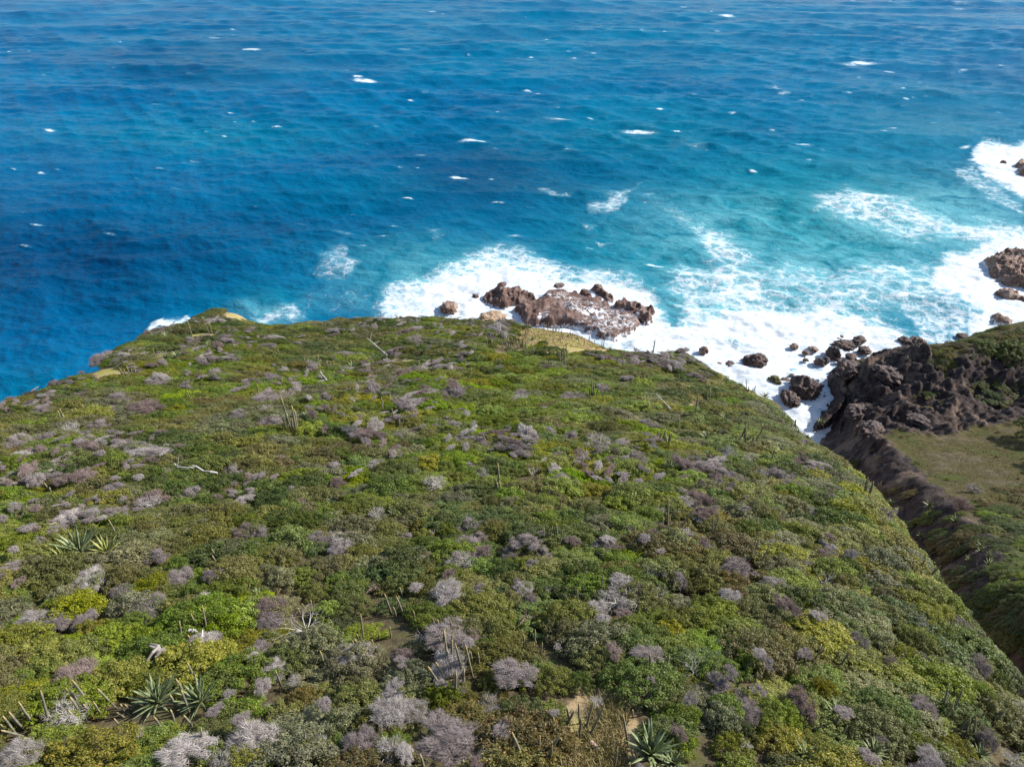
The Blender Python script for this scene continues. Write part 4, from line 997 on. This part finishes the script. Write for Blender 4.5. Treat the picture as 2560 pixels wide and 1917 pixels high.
# ------------------------------------------------------------------ dry twiggy shrubs
DRYS = [(1130, 1870, 205, 'mauve'), (1035, 1775, 78, 'pale'), (640, 1865, 195, 'pale'), (1150, 1725, 66, 'mauve'), (905, 1862, 110, 'mauve'), (672, 1530, 120, 'pink'), (680, 1556, 80, 'mauve'), (2005, 1765, 115, 'pink'), (1872, 1780, 95, 'mauve'), (1850, 1745, 60, 'mauve'), (2306, 1650, 66, 'mauve'), (2229, 1660, 54, 'pink'), (2308, 1768, 86, 'mauve'), (2450, 1664, 86, 'mauve'),
        (1463, 1578, 56, 'mauve'), (1310, 1470, 60, 'pale'), (270, 1292, 78, 'mauve'), (298, 1290, 60, 'pale'), (391, 1250, 84, 'pink'), (104, 1358, 44, 'mauve'), (95, 1330, 40, 'pink'), (625, 1328, 74, 'pink'), (230, 1124, 90, 'pink'), (417, 1178, 44, 'mauve'), (44, 1156, 95, 'pale'), (49, 1108, 86, 'mauve'), (113, 1094, 66, 'mauve'), (319, 1124, 90, 'mauve'), (580, 1178, 74, 'mauve'), (171, 1308, 60, 'pale'),
        (1052, 1077, 60, 'pink'), (1002, 1133, 74, 'mauve'), (669, 1182, 56, 'mauve'), (741, 1230, 62, 'mauve'), (652, 1336, 56, 'mauve'), (814, 1351, 80, 'mauve'), (849, 1371, 80, 'pale'), (1066, 1276, 56, 'pink'), (1020, 1347, 46, 'mauve'), (849, 1234, 34, 'pink'), (683, 1057, 80, 'mauve'), (1596, 1141, 56, 'mauve'), (1640, 1217, 56, 'pink'), (1518, 1371, 80, 'mauve'), (1361, 1386, 66, 'mauve'), (1332, 1350, 40, 'mauve'),
        (1802, 1185, 86, 'mauve'), (1845, 1202, 76, 'mauve'), (1709, 1234, 56, 'mauve'), (1866, 1306, 40, 'pink'), (1842, 1418, 96, 'mauve'), (1776, 1370, 46, 'mauve'), (1431, 1092, 66, 'mauve'), (1631, 1063, 56, 'mauve'), (1410, 1206, 86, 'mauve'), (400, 958, 80, 'mauve'), (290, 999, 86, 'mauve'), (139, 990, 66, 'mauve'), (246, 1060, 56, 'mauve'), (603, 1039, 64, 'mauve'), (360, 1020, 110, 'pink'), (116, 1028, 64, 'mauve'), (261, 886, 90, 'mauve'), (597, 860, 40, 'pink'), (536, 938, 74, 'mauve'),
        (1040, 854, 80, 'mauve'), (979, 883, 56, 'mauve'), (930, 961, 50, 'mauve'), (683, 1054, 60, 'pink'), (1046, 1080, 50, 'pink'), (1127, 981, 66, 'mauve'), (691, 996, 100, 'mauve'), (811, 990, 46, 'mauve'), (1249, 825, 80, 'pale'), (1138, 986, 86, 'mauve'), (1326, 991, 90, 'mauve'), (1370, 919, 36, 'pink'), (1442, 997, 76, 'mauve'), (1949, 1193, 96, 'mauve'), (2016, 1231, 56, 'mauve'), (2082, 1246, 56, 'mauve'), (2137, 1251, 46, 'mauve'),
        (2239, 1298, 86, 'mauve'), (2268, 1327, 56, 'mauve'), (2236, 1418, 56, 'mauve'), (1937, 1464, 70, 'pale'), (2317, 1394, 56, 'mauve'), (2442, 1222, 46, 'mauve'), (2413, 1264, 76, 'pink'), (1980, 1215, 60, 'mauve'), (2210, 1280, 60, 'mauve'), (1330, 1860 - 360, 50, 'mauve'), (1230, 1900, 90, 'pale'), (310, 1480, 60, 'mauve'), (450, 1452, 90, 'mauve'), (540, 1440, 60, 'mauve'), (390, 1390, 70, 'mauve'),
        (60, 1890, 110, 'pale'), (160, 1555, 60, 'mauve'), (860, 1640, 70, 'mauve'), (1010, 1640, 60, 'pink'), (1280, 1390, 60, 'mauve'), (1200, 1345, 50, 'mauve'), (1560, 1490, 70, 'mauve'), (1700, 1450, 70, 'mauve'), (2150, 1600, 60, 'mauve'), (2400, 1560, 60, 'mauve'), (2500, 1640, 70, 'pink'), (2200, 1850, 60, 'mauve'), (2470, 1850, 80, 'mauve'), (1960, 1640, 60, 'mauve')]
MIXES = [None, 'olive', None, 'green', None, 'olive']
for i, (px, py, w, k) in enumerate(DRYS):
    q = hit(px, py, 0.5)
    if not q: continue
    x, y, z, d = q; r = 0.46 * w * d / FPX
    mix = 'yellow' if i == 3 else MIXES[i % 6]
    root = dry(x, y, z, r, r * (0.95 if d < 40 else 0.72), k, i * 2.4 if i % 3 else 0.3, i, mix, d)
    root.location.z += max(0.0, 0.55 - 0.35 * r)
    cleared.append((x, y, r * 0.62))
    note(root, x, y, z + r * 0.5, w, 'dry', {'mauve': 'mauve-grey', 'pale': 'pale grey', 'pink': 'pinkish-brown'}[k] + (' green-flecked' if mix == 'green' else (' yellow-flecked' if mix == 'yellow' else '')))
rq = np.random.default_rng(77)
for i in range(130):
    px, py = rq.uniform(0, 2500), rq.uniform(830, 1900)
    q = hit(px, py, 0.5)
    if not q or poly_sd(np.array([q[0]]), np.array([q[1]]), EDGE)[0] > -0.8: continue
    x, y, z, d = q; r = rq.uniform(0.5, 1.15)
    if any((x - a) ** 2 + (y - b_) ** 2 < (c_ + r) ** 2 for a, b_, c_ in cleared): continue
    if d < 33 and px > 1250: continue
    if float(bare_attr(np.array([x]), np.array([y]), np.array([z]))[0]) > 0.3: continue
    k = ('mauve', 'mauve', 'pale', 'pink')[i % 4]; mix = MIXES[(i + 1) % 6]
    root = dry(x, y, z, r, r * 0.75, k, i * 2.4, i + 3, mix, d); root.location.z += max(0.0, 0.55 - 0.35 * r)
    cleared.append((x, y, r * 0.55))
    note(root, x, y, z + r * 0.5, 2 * r * FPX / d, 'dry', {'mauve': 'mauve-grey', 'pale': 'pale grey', 'pink': 'pinkish-brown'}[k] + (' green-flecked' if mix == 'green' else ''))

# ------------------------------------------------------------------ leafy shrubs
HAND = [(895, 900, 78, 'lime'), (835, 898, 52, 'lime'), (1030, 948, 92, 'lime'), (1226, 1030, 92, 'lime'), (1089, 1018, 104, 'lime'), (807, 1082, 32, 'lime'), (1104, 1096, 52, 'lime'), (1558, 1258, 112, 'lime'), (1672, 1206, 50, 'lime'), (1599, 1073, 52, 'lime'), (1451, 1226, 62, 'lime'), (229, 1152, 46, 'lime'), (528, 1300, 64, 'lime'), (275, 1566, 66, 'lime'),
        (159, 1642, 165, 'yellow'), (44, 1694, 66, 'lime'), (464, 1532, 155, 'yellow'), (96, 1744, 84, 'yellow'), (1102, 1766, 56, 'yellow'), (1178, 1748, 62, 'yellow'), (1237, 1714, 100, 'yellow'), (1210, 1624, 110, 'green'), (886, 1722, 105, 'olive'), (756, 1752, 118, 'rust'), (721, 1652, 165, 'green'), (880, 1522, 125, 'green'), (669, 1598, 74, 'olive'), (1454, 1618, 58, 'olive'), (1379, 1698, 128, 'yellow'),
        (1584, 1566, 116, 'green'), (2210, 1780, 190, 'green'), (2297, 1870, 115, 'green'), (2372, 1720, 38, 'dark'), (814, 1146, 155, 'rust'), (901, 1132, 115, 'rust'), (808, 1298, 74, 'green'), (1139, 1388, 175, 'green'), (1205, 1428, 145, 'lime'), (354, 1314, 95, 'olive'), (261, 1252, 125, 'yellow'), (240, 1095, 80, 'green'), (700, 1165, 90, 'rust'), (1010, 1120, 70, 'rust'), (1030, 1060, 70, 'olive'),
        (1150, 1500, 110, 'green'), (1010, 1450, 120, 'green'), (760, 1440, 100, 'green'), (330, 1560, 110, 'green'), (1800, 1520, 140, 'green'), (1690, 1560, 120, 'yellow'), (1900, 1600, 120, 'green'), (1800, 1680, 140, 'green'), (1420, 1290, 90, 'green'), (1560, 1320, 120, 'green'), (1620, 1240, 70, 'lime'), (1450, 1710, 90, 'green'), (1330, 1800, 80, 'yellow'), (1230, 1860, 60, 'olive'), (1860, 1830, 80, 'dark'), (2060, 1720, 90, 'yellow'),
        (1730, 1090, 60, 'dark'), (1240, 1180, 70, 'dark'), (1210, 1000, 60, 'dark'), (1360, 1060, 90, 'olive'), (1480, 1050, 70, 'green'), (2120, 1420, 90, 'dark'), (2060, 1320, 80, 'dark'), (2140, 1160, 50, 'dark'), (1990, 1170, 46, 'dark'), (1210, 925, 60, 'olive'), (1380, 880, 90, 'dark'), (1600, 960, 80, 'lime'), (780, 870, 120, 'dark'), (690, 860, 110, 'dark'), (950, 810, 130, 'dark'), (1090, 800, 70, 'green'), (540, 778, 60, 'green'), (500, 795, 70, 'dark')]
SP = []          # x, y, z, rx, ry, rz, look, rot, seed, d, hand
for i, (px, py, w, k) in enumerate(HAND):
    q = hit(px, py, 0.5)
    if not q: continue
    x, y, z, d = q; r = 0.5 * w * d / FPX; r = min(r, 3.0)
    SP.append((x, y, z - 0.05, r * 1.15, r * 0.9, min(1.35, 0.62 + 0.42 * r), k, 0.2 * math.sin(i), i, d, True)); cleared.append((x, y, r * 0.55))

def pick_look(x, y, n1, n2, u_):
    if x > 12 and n1 > 0.1: return ('olive', 'grey', 'green', 'dark', 'olive', 'green', 'grey', 'yellow')[int(u_ * 8) % 8]
    if n1 > 0.30: return 'yellow' if u_ < .3 else ('lime' if u_ < .5 else 'green')
    if n1 < -0.30: return 'dark' if u_ < .45 else ('olive' if u_ < .75 else 'green')
    if n2 > 0.28: return 'grey' if u_ < .55 else 'olive'
    if n2 < -0.36: return 'rust' if u_ < .45 else 'olive'
    return ('green', 'green', 'olive', 'dark', 'green', 'grey', 'yellow', 'olive', 'lime', 'green')[int(u_ * 10) % 10]

ra = np.random.default_rng(21)
gx, gy = np.meshgrid(np.arange(-60, 34, 0.95), np.arange(2, 114, 0.95))
gx = (gx + ra.uniform(-.5, .5, gx.shape)).ravel(); gy = (gy + ra.uniform(-.5, .5, gy.shape)).ravel()
se = poly_sd(gx, gy, EDGE); zz = ground_h(gx, gy); zm = main_h(gx, gy)
ba = bare_attr(gx, gy, zz); N1 = fbm(gx / 11, gy / 11, 3, 501) * 1.5; N2 = fbm(gx / 8, gy / 8, 3, 502) * 1.5
ppx, ppy, pd = project(gx, gy, zz)
vis = (se < 2.4) & (zm > hill_h(gx, gy)) & (pd > 9) & (ppx > -420) & (ppx < 2980) & (ppy < 2350)
CL = np.array(cleared)
for i in np.nonzero(vis)[0]:
    u1, u2, u3 = ra.random(3)
    if ba[i] > 0.42 and u3 < 0.94 or u3 < ba[i]: continue
    x, y = gx[i], gy[i]; r = 0.72 + 0.98 * u1 ** 2.0
    if ba[i] > 0.3: r *= 0.6
    if (((CL[:, 0] - x) ** 2 + (CL[:, 1] - y) ** 2) < (CL[:, 2] * 0.78 + 0.18 * r) ** 2).any(): continue
    if u2 < 0.03 + 0.05 * (N2[i] > 0.2): continue
    k = pick_look(x, y, N1[i], N2[i], ra.random())
    edge_f = (0.8 if se[i] > -2 else 1) * (1.0 if pd[i] < 45 else 0.82); swp = 1.0 + 0.45 * min(1, max(0, (pd[i] - 25) / 45))
    SP.append((x, y, zz[i] - 0.08, r * swp * ra.uniform(1.0, 1.35), r * ra.uniform(.85, 1.05), (0.50 + 0.42 * r) * ra.uniform(.55, 1.35) * edge_f, k, ra.normal() * 0.3, int(i), pd[i], False))

# scrub on the hill across the gully: its near foot and the crest
hg = np.random.default_rng(31)
for i in range(1500):
    px, py = hg.uniform(2020, 2720), hg.uniform(815, 1640)
    low = 1235 + 25 * math.sin(px / 60); 
    on = py > low or (py < 905 - 0.25 * (2560 - px) * 0.4 and px > 2330)
    scarp = px > 2300 and 862 < py < 1030 + 0.05 * (px - 2300)
    if not on and not scarp and hg.random() > 0.16: continue
    if scarp and hg.random() < 0.12: continue
    a, b, c = ray(px, py); t = np.arange(25, 130, 0.4); g = hill_h(a * t, b * t) - (CAM_Z + c * t); j = int(np.argmax(g > 0))
    if g[j] <= 0: continue
    x, y = a * t[j], b * t[j]; z = float(hill_h(np.array([x]), np.array([y]))[0])
    if z < 2 or main_h(np.array([x]), np.array([y]))[0] > z: continue
    if (((CL[:, 0] - x) ** 2 + (CL[:, 1] - y) ** 2) < (CL[:, 2] + 0.4) ** 2).any(): continue
    r = hg.uniform(.5, 1.25) * (1.0 if on else (0.95 if scarp else 0.5)); n1 = float(fbm(np.array([x / 6]), np.array([y / 6]), 3, 611)[0]) * 1.6
    k = 'green' if n1 > .3 else ('dark' if n1 > 0 else ('olive' if n1 > -.2 else ('rust' if n1 < -.38 else 'dark')))
    if not on and not scarp and py > 1040: r *= hg.uniform(.5, 1.0); k = ('rust', 'olive', 'green', 'rust', 'grey')[i % 5]
    elif scarp: k = ('dark', 'rust', 'rust', 'dark', 'olive')[i % 5]
    elif py < 930: k = ('dark', 'olive', 'dark', 'rust', 'green')[i % 5]
    SP.append((float(x), float(y), z - 0.05, r * 1.2, r, (0.30 + 0.22 * r), k, hg.normal() * .5, i, float(t[j]), False))

for px, py, w, hgt in ((2650, 1105, 230, 4.6), (2690, 1170, 200, 3.6), (2540, 880, 90, 1.8), (2470, 868, 70, 1.3)):  # the tall pair: oversized bushes added past the frame edge to shade the slope
    a, b, c = ray(px, py); t = np.arange(60, 130, 0.3); g = hill_h(a * t, b * t) - (CAM_Z + c * t); j = int(np.argmax(g > 0)); r = .5 * w * t[j] / FPX
    SP.append((float(a * t[j]), float(b * t[j]), float(CAM_Z + c * t[j]) - .1, r, r, hgt, 'dark', .3, 4, float(t[j]), True))

def vsize(s):
    px, py, d = project(s[0], s[1], s[2])
    if not (-30 < px < 2590 and 700 < py < 1990): return 0
    return 2 * s[3] * FPX / float(d)
order = sorted(range(len(SP)), key=lambda i: -(vsize(SP[i]) + (1000 if SP[i][10] else 0)))
solo = set(order[:296])
rest = [SP[i] for i in range(len(SP)) if i not in solo]
for i in sorted(solo):
    s = SP[i]; o = leafy(*s[:10])
    sz = vsize(s); r = max(s[3], s[4])
    note(o, s[0], s[1], s[2] + 0.5, sz, 'leafy', ('large ' if r > 1.9 else ('small ' if r < 1.15 else '')) + LOOKS[s[6]][1])

# ------------------------------------------------------------------ the rest of the scrub: one mass each
def scatter(name, label, pts, rots, scls, idx, meshes):
    me = bpy.data.meshes.new(name); n = len(pts)
    me.vertices.add(n); me.vertices.foreach_set('co', np.asarray(pts, np.float32).ravel())
    for nm, typ, v in (('rot', 'FLOAT_VECTOR', rots), ('scl', 'FLOAT_VECTOR', scls)):
        a = me.attributes.new(nm, typ, 'POINT'); a.data.foreach_set('vector', np.asarray(v, np.float32).ravel())
    a = me.attributes.new('idx', 'INT', 'POINT'); a.data.foreach_set('value', np.asarray(idx, np.int32))
    me.update()
    o = link(name, me); o['kind'] = 'stuff'; o['label'] = label
    col = bpy.data.collections.new(name + '_kinds')
    for i, m in enumerate(meshes):
        col.objects.link(bpy.data.objects.new('%s_%03d' % (name, i), m))
    ng = bpy.data.node_groups.new(name, 'GeometryNodeTree')
    ng.interface.new_socket('Geometry', in_out='INPUT', socket_type='NodeSocketGeometry'); ng.interface.new_socket('Geometry', in_out='OUTPUT', socket_type='NodeSocketGeometry')
    N = ng.nodes.new; gi, go = N('NodeGroupInput'), N('NodeGroupOutput')
    ci = N('GeometryNodeCollectionInfo'); ci.inputs['Collection'].default_value = col; ci.inputs['Separate Children'].default_value = True; ci.inputs['Reset Children'].default_value = True
    ip = N('GeometryNodeInstanceOnPoints'); ip.inputs['Pick Instance'].default_value = True
    def na(nm, dt):
        k = N('GeometryNodeInputNamedAttribute'); k.data_type = dt; k.inputs['Name'].default_value = nm
        return [s for s in k.outputs if s.enabled and s.name == 'Attribute'][0]
    L = ng.links.new
    L(gi.outputs[0], ip.inputs['Points']); L(ci.outputs[0], ip.inputs['Instance'])
    L(na('idx', 'INT'), ip.inputs['Instance Index']); L(na('rot', 'FLOAT_VECTOR'), ip.inputs['Rotation']); L(na('scl', 'FLOAT_VECTOR'), ip.inputs['Scale'])
    L(ip.outputs[0], go.inputs[0])
    md = o.modifiers.new('scatter', 'NODES'); md.node_group = ng
    return o

def gradt(x, y, k=0.7):
    e = 1.5
    gx_ = (ground_h(x + e, y) - ground_h(x - e, y)) / (2 * e); gy_ = (ground_h(x, y + e) - ground_h(x, y - e)) / (2 * e)
    return np.clip(k * np.arctan(gy_), -.7, .7), np.clip(-k * np.arctan(gx_), -.7, .7)
LK = list(LOOKS); flat = [FOL[k][i] for k in LK for i in range(3)]
if rest:
    A = np.array([s[:6] for s in rest], float); tx, ty = gradt(A[:, 0], A[:, 1])
    rots = []
    for s, a, b_ in zip(rest, tx, ty):
        rots.append((Matrix.Rotation(b_, 3, 'Y') @ Matrix.Rotation(a, 3, 'X') @ Matrix.Rotation(s[7] + (3.14159 if s[8] % 2 else 0), 3, 'Z')).to_euler())
    scatter('scrub', 'dense green wind-pruned scrub covering the headland', A[:, :3], rots, A[:, 3:6], [LK.index(s[6]) * 3 + s[8] % 3 for s in rest], flat)
# small grey twigs sticking out all over the scrub
rt = np.random.default_rng(91); n = 5600
tx_, ty_ = rt.uniform(-52, 28, n), rt.uniform(6, 104, n)
keep = (poly_sd(tx_, ty_, EDGE) < -1.2) & (fbm(tx_ / 9, ty_ / 9, 3, 512) > -0.06) & (bare_attr(tx_, ty_, ground_h(tx_, ty_)) < 0.3) & ((ty_ > 22) | (rt.random(n) < 0.35)) & ((ty_ < 38) | (tx_ > 8) | (rt.random(n) < 0.42)); tx_, ty_ = tx_[keep], ty_[keep]; n = len(tx_)
tz_ = ground_h(tx_, ty_); ts = np.where(rt.random(n) < .22, rt.uniform(.30, .80, n), rt.uniform(.16, .34, n)); a_, b_ = gradt(tx_, ty_)
tm = [TWIG['mauve'][0], TWIG['mauve'][1], TWIG['pale'][0], TWIG['pink'][0], TWIG['mauve'][0], TWIG['mauve'][1], TWIG['pale'][1], TWIG['pink'][1]]
scatter('dry_twigs', 'grey dry twigs poking out all through the green scrub', np.stack([tx_, ty_, tz_ + np.where(ts > .35, rt.uniform(0.35, 0.85, n), rt.uniform(0.6, 1.15, n))], 1), np.stack([a_, b_, rt.normal(0, .9, n)], 1), np.stack([ts * np.where(ty_ > 30, 1.9, 1.25), ts, ts * .75], 1), rt.integers(0, 8, n), tm)

# ------------------------------------------------------------------ grasses
def blades(name, label, x, y, z, h, w, mat, seed, lean=0.5):
    r = np.random.default_rng(seed); n = len(x)
    a = r.uniform(0, 6.283, n); hh = h * r.uniform(.5, 1.2, n); l = lean * r.random(n) * hh; b_ = r.uniform(0, 6.283, n)
    P = np.stack([x, y, z - 0.02], 1); s = np.stack([np.cos(a), np.sin(a), 0 * a], 1) * (w * r.uniform(.6, 1.3, n))[:, None]
    T = P + np.stack([l * np.cos(b_), l * np.sin(b_), hh], 1); Mid = P + (T - P) * 0.5 + np.array([0, 0, 0.06]) * h
    V = np.stack([P - s, P + s, Mid + s * .7, Mid - s * .7, T], 1).reshape(-1, 3); o = np.arange(n)[:, None] * 5
    t = np.clip(r.random(n) * .6 + .4 * (0.5 + 1.2 * fbm(x / 1.5, y / 1.5, 2, seed)), 0, 1)
    ob = link(name, mesh_np(name, V, [np.concatenate([o + np.array([0, 1, 2, 3])]), o + np.array([3, 2, 4])], mat, False, {'tint': np.repeat(t, 5)}))
    ob['kind'] = 'stuff'; ob['label'] = label; return ob

def spread_on(n, box, pxpoly, seed, hf, nz=10):
    r = np.random.default_rng(seed); x = r.uniform(box[0], box[1], n); y = r.uniform(box[2], box[3], n); z = hf(x, y)
    px, py, _ = project(x, y, z); s = poly_sd(px + nz * fbm(x / 1.2, y / 1.2, 3, seed), py + nz * fbm(x / 1.2, y / 1.2, 3, seed + 1), pxpoly) < 0
    return x[s], y[s], z[s]
x, y, z = spread_on(60000, (0, 8, 7, 16), [(1470, 1740), (1550, 1740), (1560, 1800), (1570, 1870), (1590, 1990), (1390, 1990), (1410, 1900), (1440, 1830), (1460, 1780)], 5, main_h, 25)
blades('dry_grass', 'matted straw-coloured dry grass on the path at the near edge', x, y, z, .30, .012, M_GRASS, 1, 1.3)
x, y, z = spread_on(60000, (-20, 26, 70, 104), [(1190, 850), (1260, 805), (1420, 815), (1510, 840), (1600, 868), (1560, 885), (1450, 870), (1360, 890), (1230, 890)], 6, main_h, 12)
blades('dry_grass', 'thin yellow grass on the ochre ledge', x, y, z, .22, .03, M_GRASS, 2, .5)
x, y, z = spread_on(90000, (28, 105, 28, 92), [(2215, 1092), (2330, 1096), (2430, 1082), (2560, 1066), (2800, 1050), (2800, 1600), (2480, 1560), (2330, 1350), (2235, 1225), (2195, 1140)], 7, hill_h, 16)
blades('turf', 'short olive turf carpeting the hillside bench across the gully', x, y, z, .10, .03, M_TURF, 3, 1.2)

# ------------------------------------------------------------------ a label for every plant, by its look and by what it stands near
LAND = [('the bleached forked stump', 397, 1646), ('the paired big agaves', 450, 1750), ('the trio of agaves', 212, 1385), ('the white fan of dead twigs', 765, 1575), ('the branching cactus thicket', 1147, 1680), ('the yellow-leaved bush', 1112, 1762),
        ('the big mauve dry bush', 1130, 1870), ('the dry grass path', 1490, 1830), ('the largest agave', 1625, 1885), ('the tall twin cactus', 739, 1060), ('the ochre ledge', 1450, 838), ('the bare ochre patch', 262, 932), ('the brown headland tip', 590, 775),
        ('the pale fallen pole', 945, 877), ('the tall white dead shrub', 1729, 1672), ('the huge gully-mouth boulder', 2012, 985), ('the gully rim', 2180, 1230), ('the bent white log', 490, 1176), ('the rusty-leaved scrub', 830, 1140), ('the swept white shrub', 1092, 1213),
        ('the pinkish dry dome', 235, 1120), ('the dense cactus row', 1657, 1107), ('the cactus fence', 1671, 1336), ('the long grey deadwood tangle', 1495, 1120), ('the big lime bush', 1558, 1255), ('the swept pale branches', 1162, 1412), ('the largest green mound', 2210, 1785),
        ('the rim agave', 2164, 1252), ('the shaded agave group', 2450, 1390), ('the hillside turf', 2330, 1180), ('the hillside crest', 2460, 850), ('the white dead thicket', 1998, 1406), ('the leaning cactus cluster', 2395, 1806), ('the pale dry carpet', 640, 1862), ('the mauve bush at the agave bank', 2005, 1762),
        ('the open-sea brink', 110, 950), ('the front brink', 880, 795), ('the twin lime bushes', 880, 900), ('the slope-edge agave', 2442, 1890), ('the reddish leaning trunk', 930, 1475)]
LXYZ = []
for nm, px, py in LAND:
    q = hit(px, py, 0.4)
    if q: LXYZ.append((nm, q[0], q[1]))
NUM = ['one', 'two', 'three', 'four', 'five', 'six', 'seven', 'eight', 'nine', 'ten', 'eleven', 'twelve', 'thirteen', 'fourteen', 'fifteen', 'sixteen', 'seventeen', 'eighteen', 'nineteen', 'twenty']
def rel(dx, dy):
    a = (math.degrees(math.atan2(dy, dx)) + 360) % 360
    return ['on the gully side of', 'seaward and gully-side of', 'seaward of', 'seaward and open-sea-side of', 'on the open-sea side of', 'inland and open-sea-side of', 'inland of', 'inland and gully-side of'][int((a + 22.5) // 45) % 8]
NOUN = {'leafy': 'rounded shrub', 'dry': 'dry twiggy shrub', 'dead': 'dead shrub', 'cactus': 'column cactus', 'agave': 'agave rosette'}
CATS = {'leafy': 'shrub', 'dry': 'shrub', 'dead': 'dead shrub', 'cactus': 'cactus', 'agave': 'agave'}
GRP = {'leafy': 'leafy shrubs of the headland scrub', 'dry': 'dry twiggy shrubs among the scrub', 'dead': 'bleached dead shrubs among the scrub', 'cactus': 'columnar cacti among the scrub', 'agave': 'agaves among the scrub'}
used = set()
for T in sorted(things, key=lambda t: -t['w']):
    near = sorted(LXYZ, key=lambda l: (l[1] - T['x']) ** 2 + (l[2] - T['y']) ** 2)[:6]
    head = '%s %s' % (T['words'], NOUN[T['kind']]); done = None
    opts = []
    for nm, lx, ly in near:
        dx, dy = T['x'] - lx, T['y'] - ly; m = math.hypot(dx, dy)
        if m < 0.9: opts.append('%s beside %s' % (head, nm)); continue
        k = int(round(m)); w_ = NUM[min(max(k, 1), 20) - 1] + (' metre' if k <= 1 else ' metres')
        if k <= 20: opts.append('%s %s %s %s' % (head, w_, rel(dx, dy), nm))
    (n1, x1, y1), (n2, x2, y2) = near[0], near[1]
    opts.append('%s between %s and %s' % (head, n1, n2))
    for op in opts:
        if op not in used and len(op.split()) <= 16: done = op; break
    if done is None: done = 'lone ' + opts[0]
    used.add(done); tag(T['o'], done, CATS[T['kind']], GRP[T['kind']])
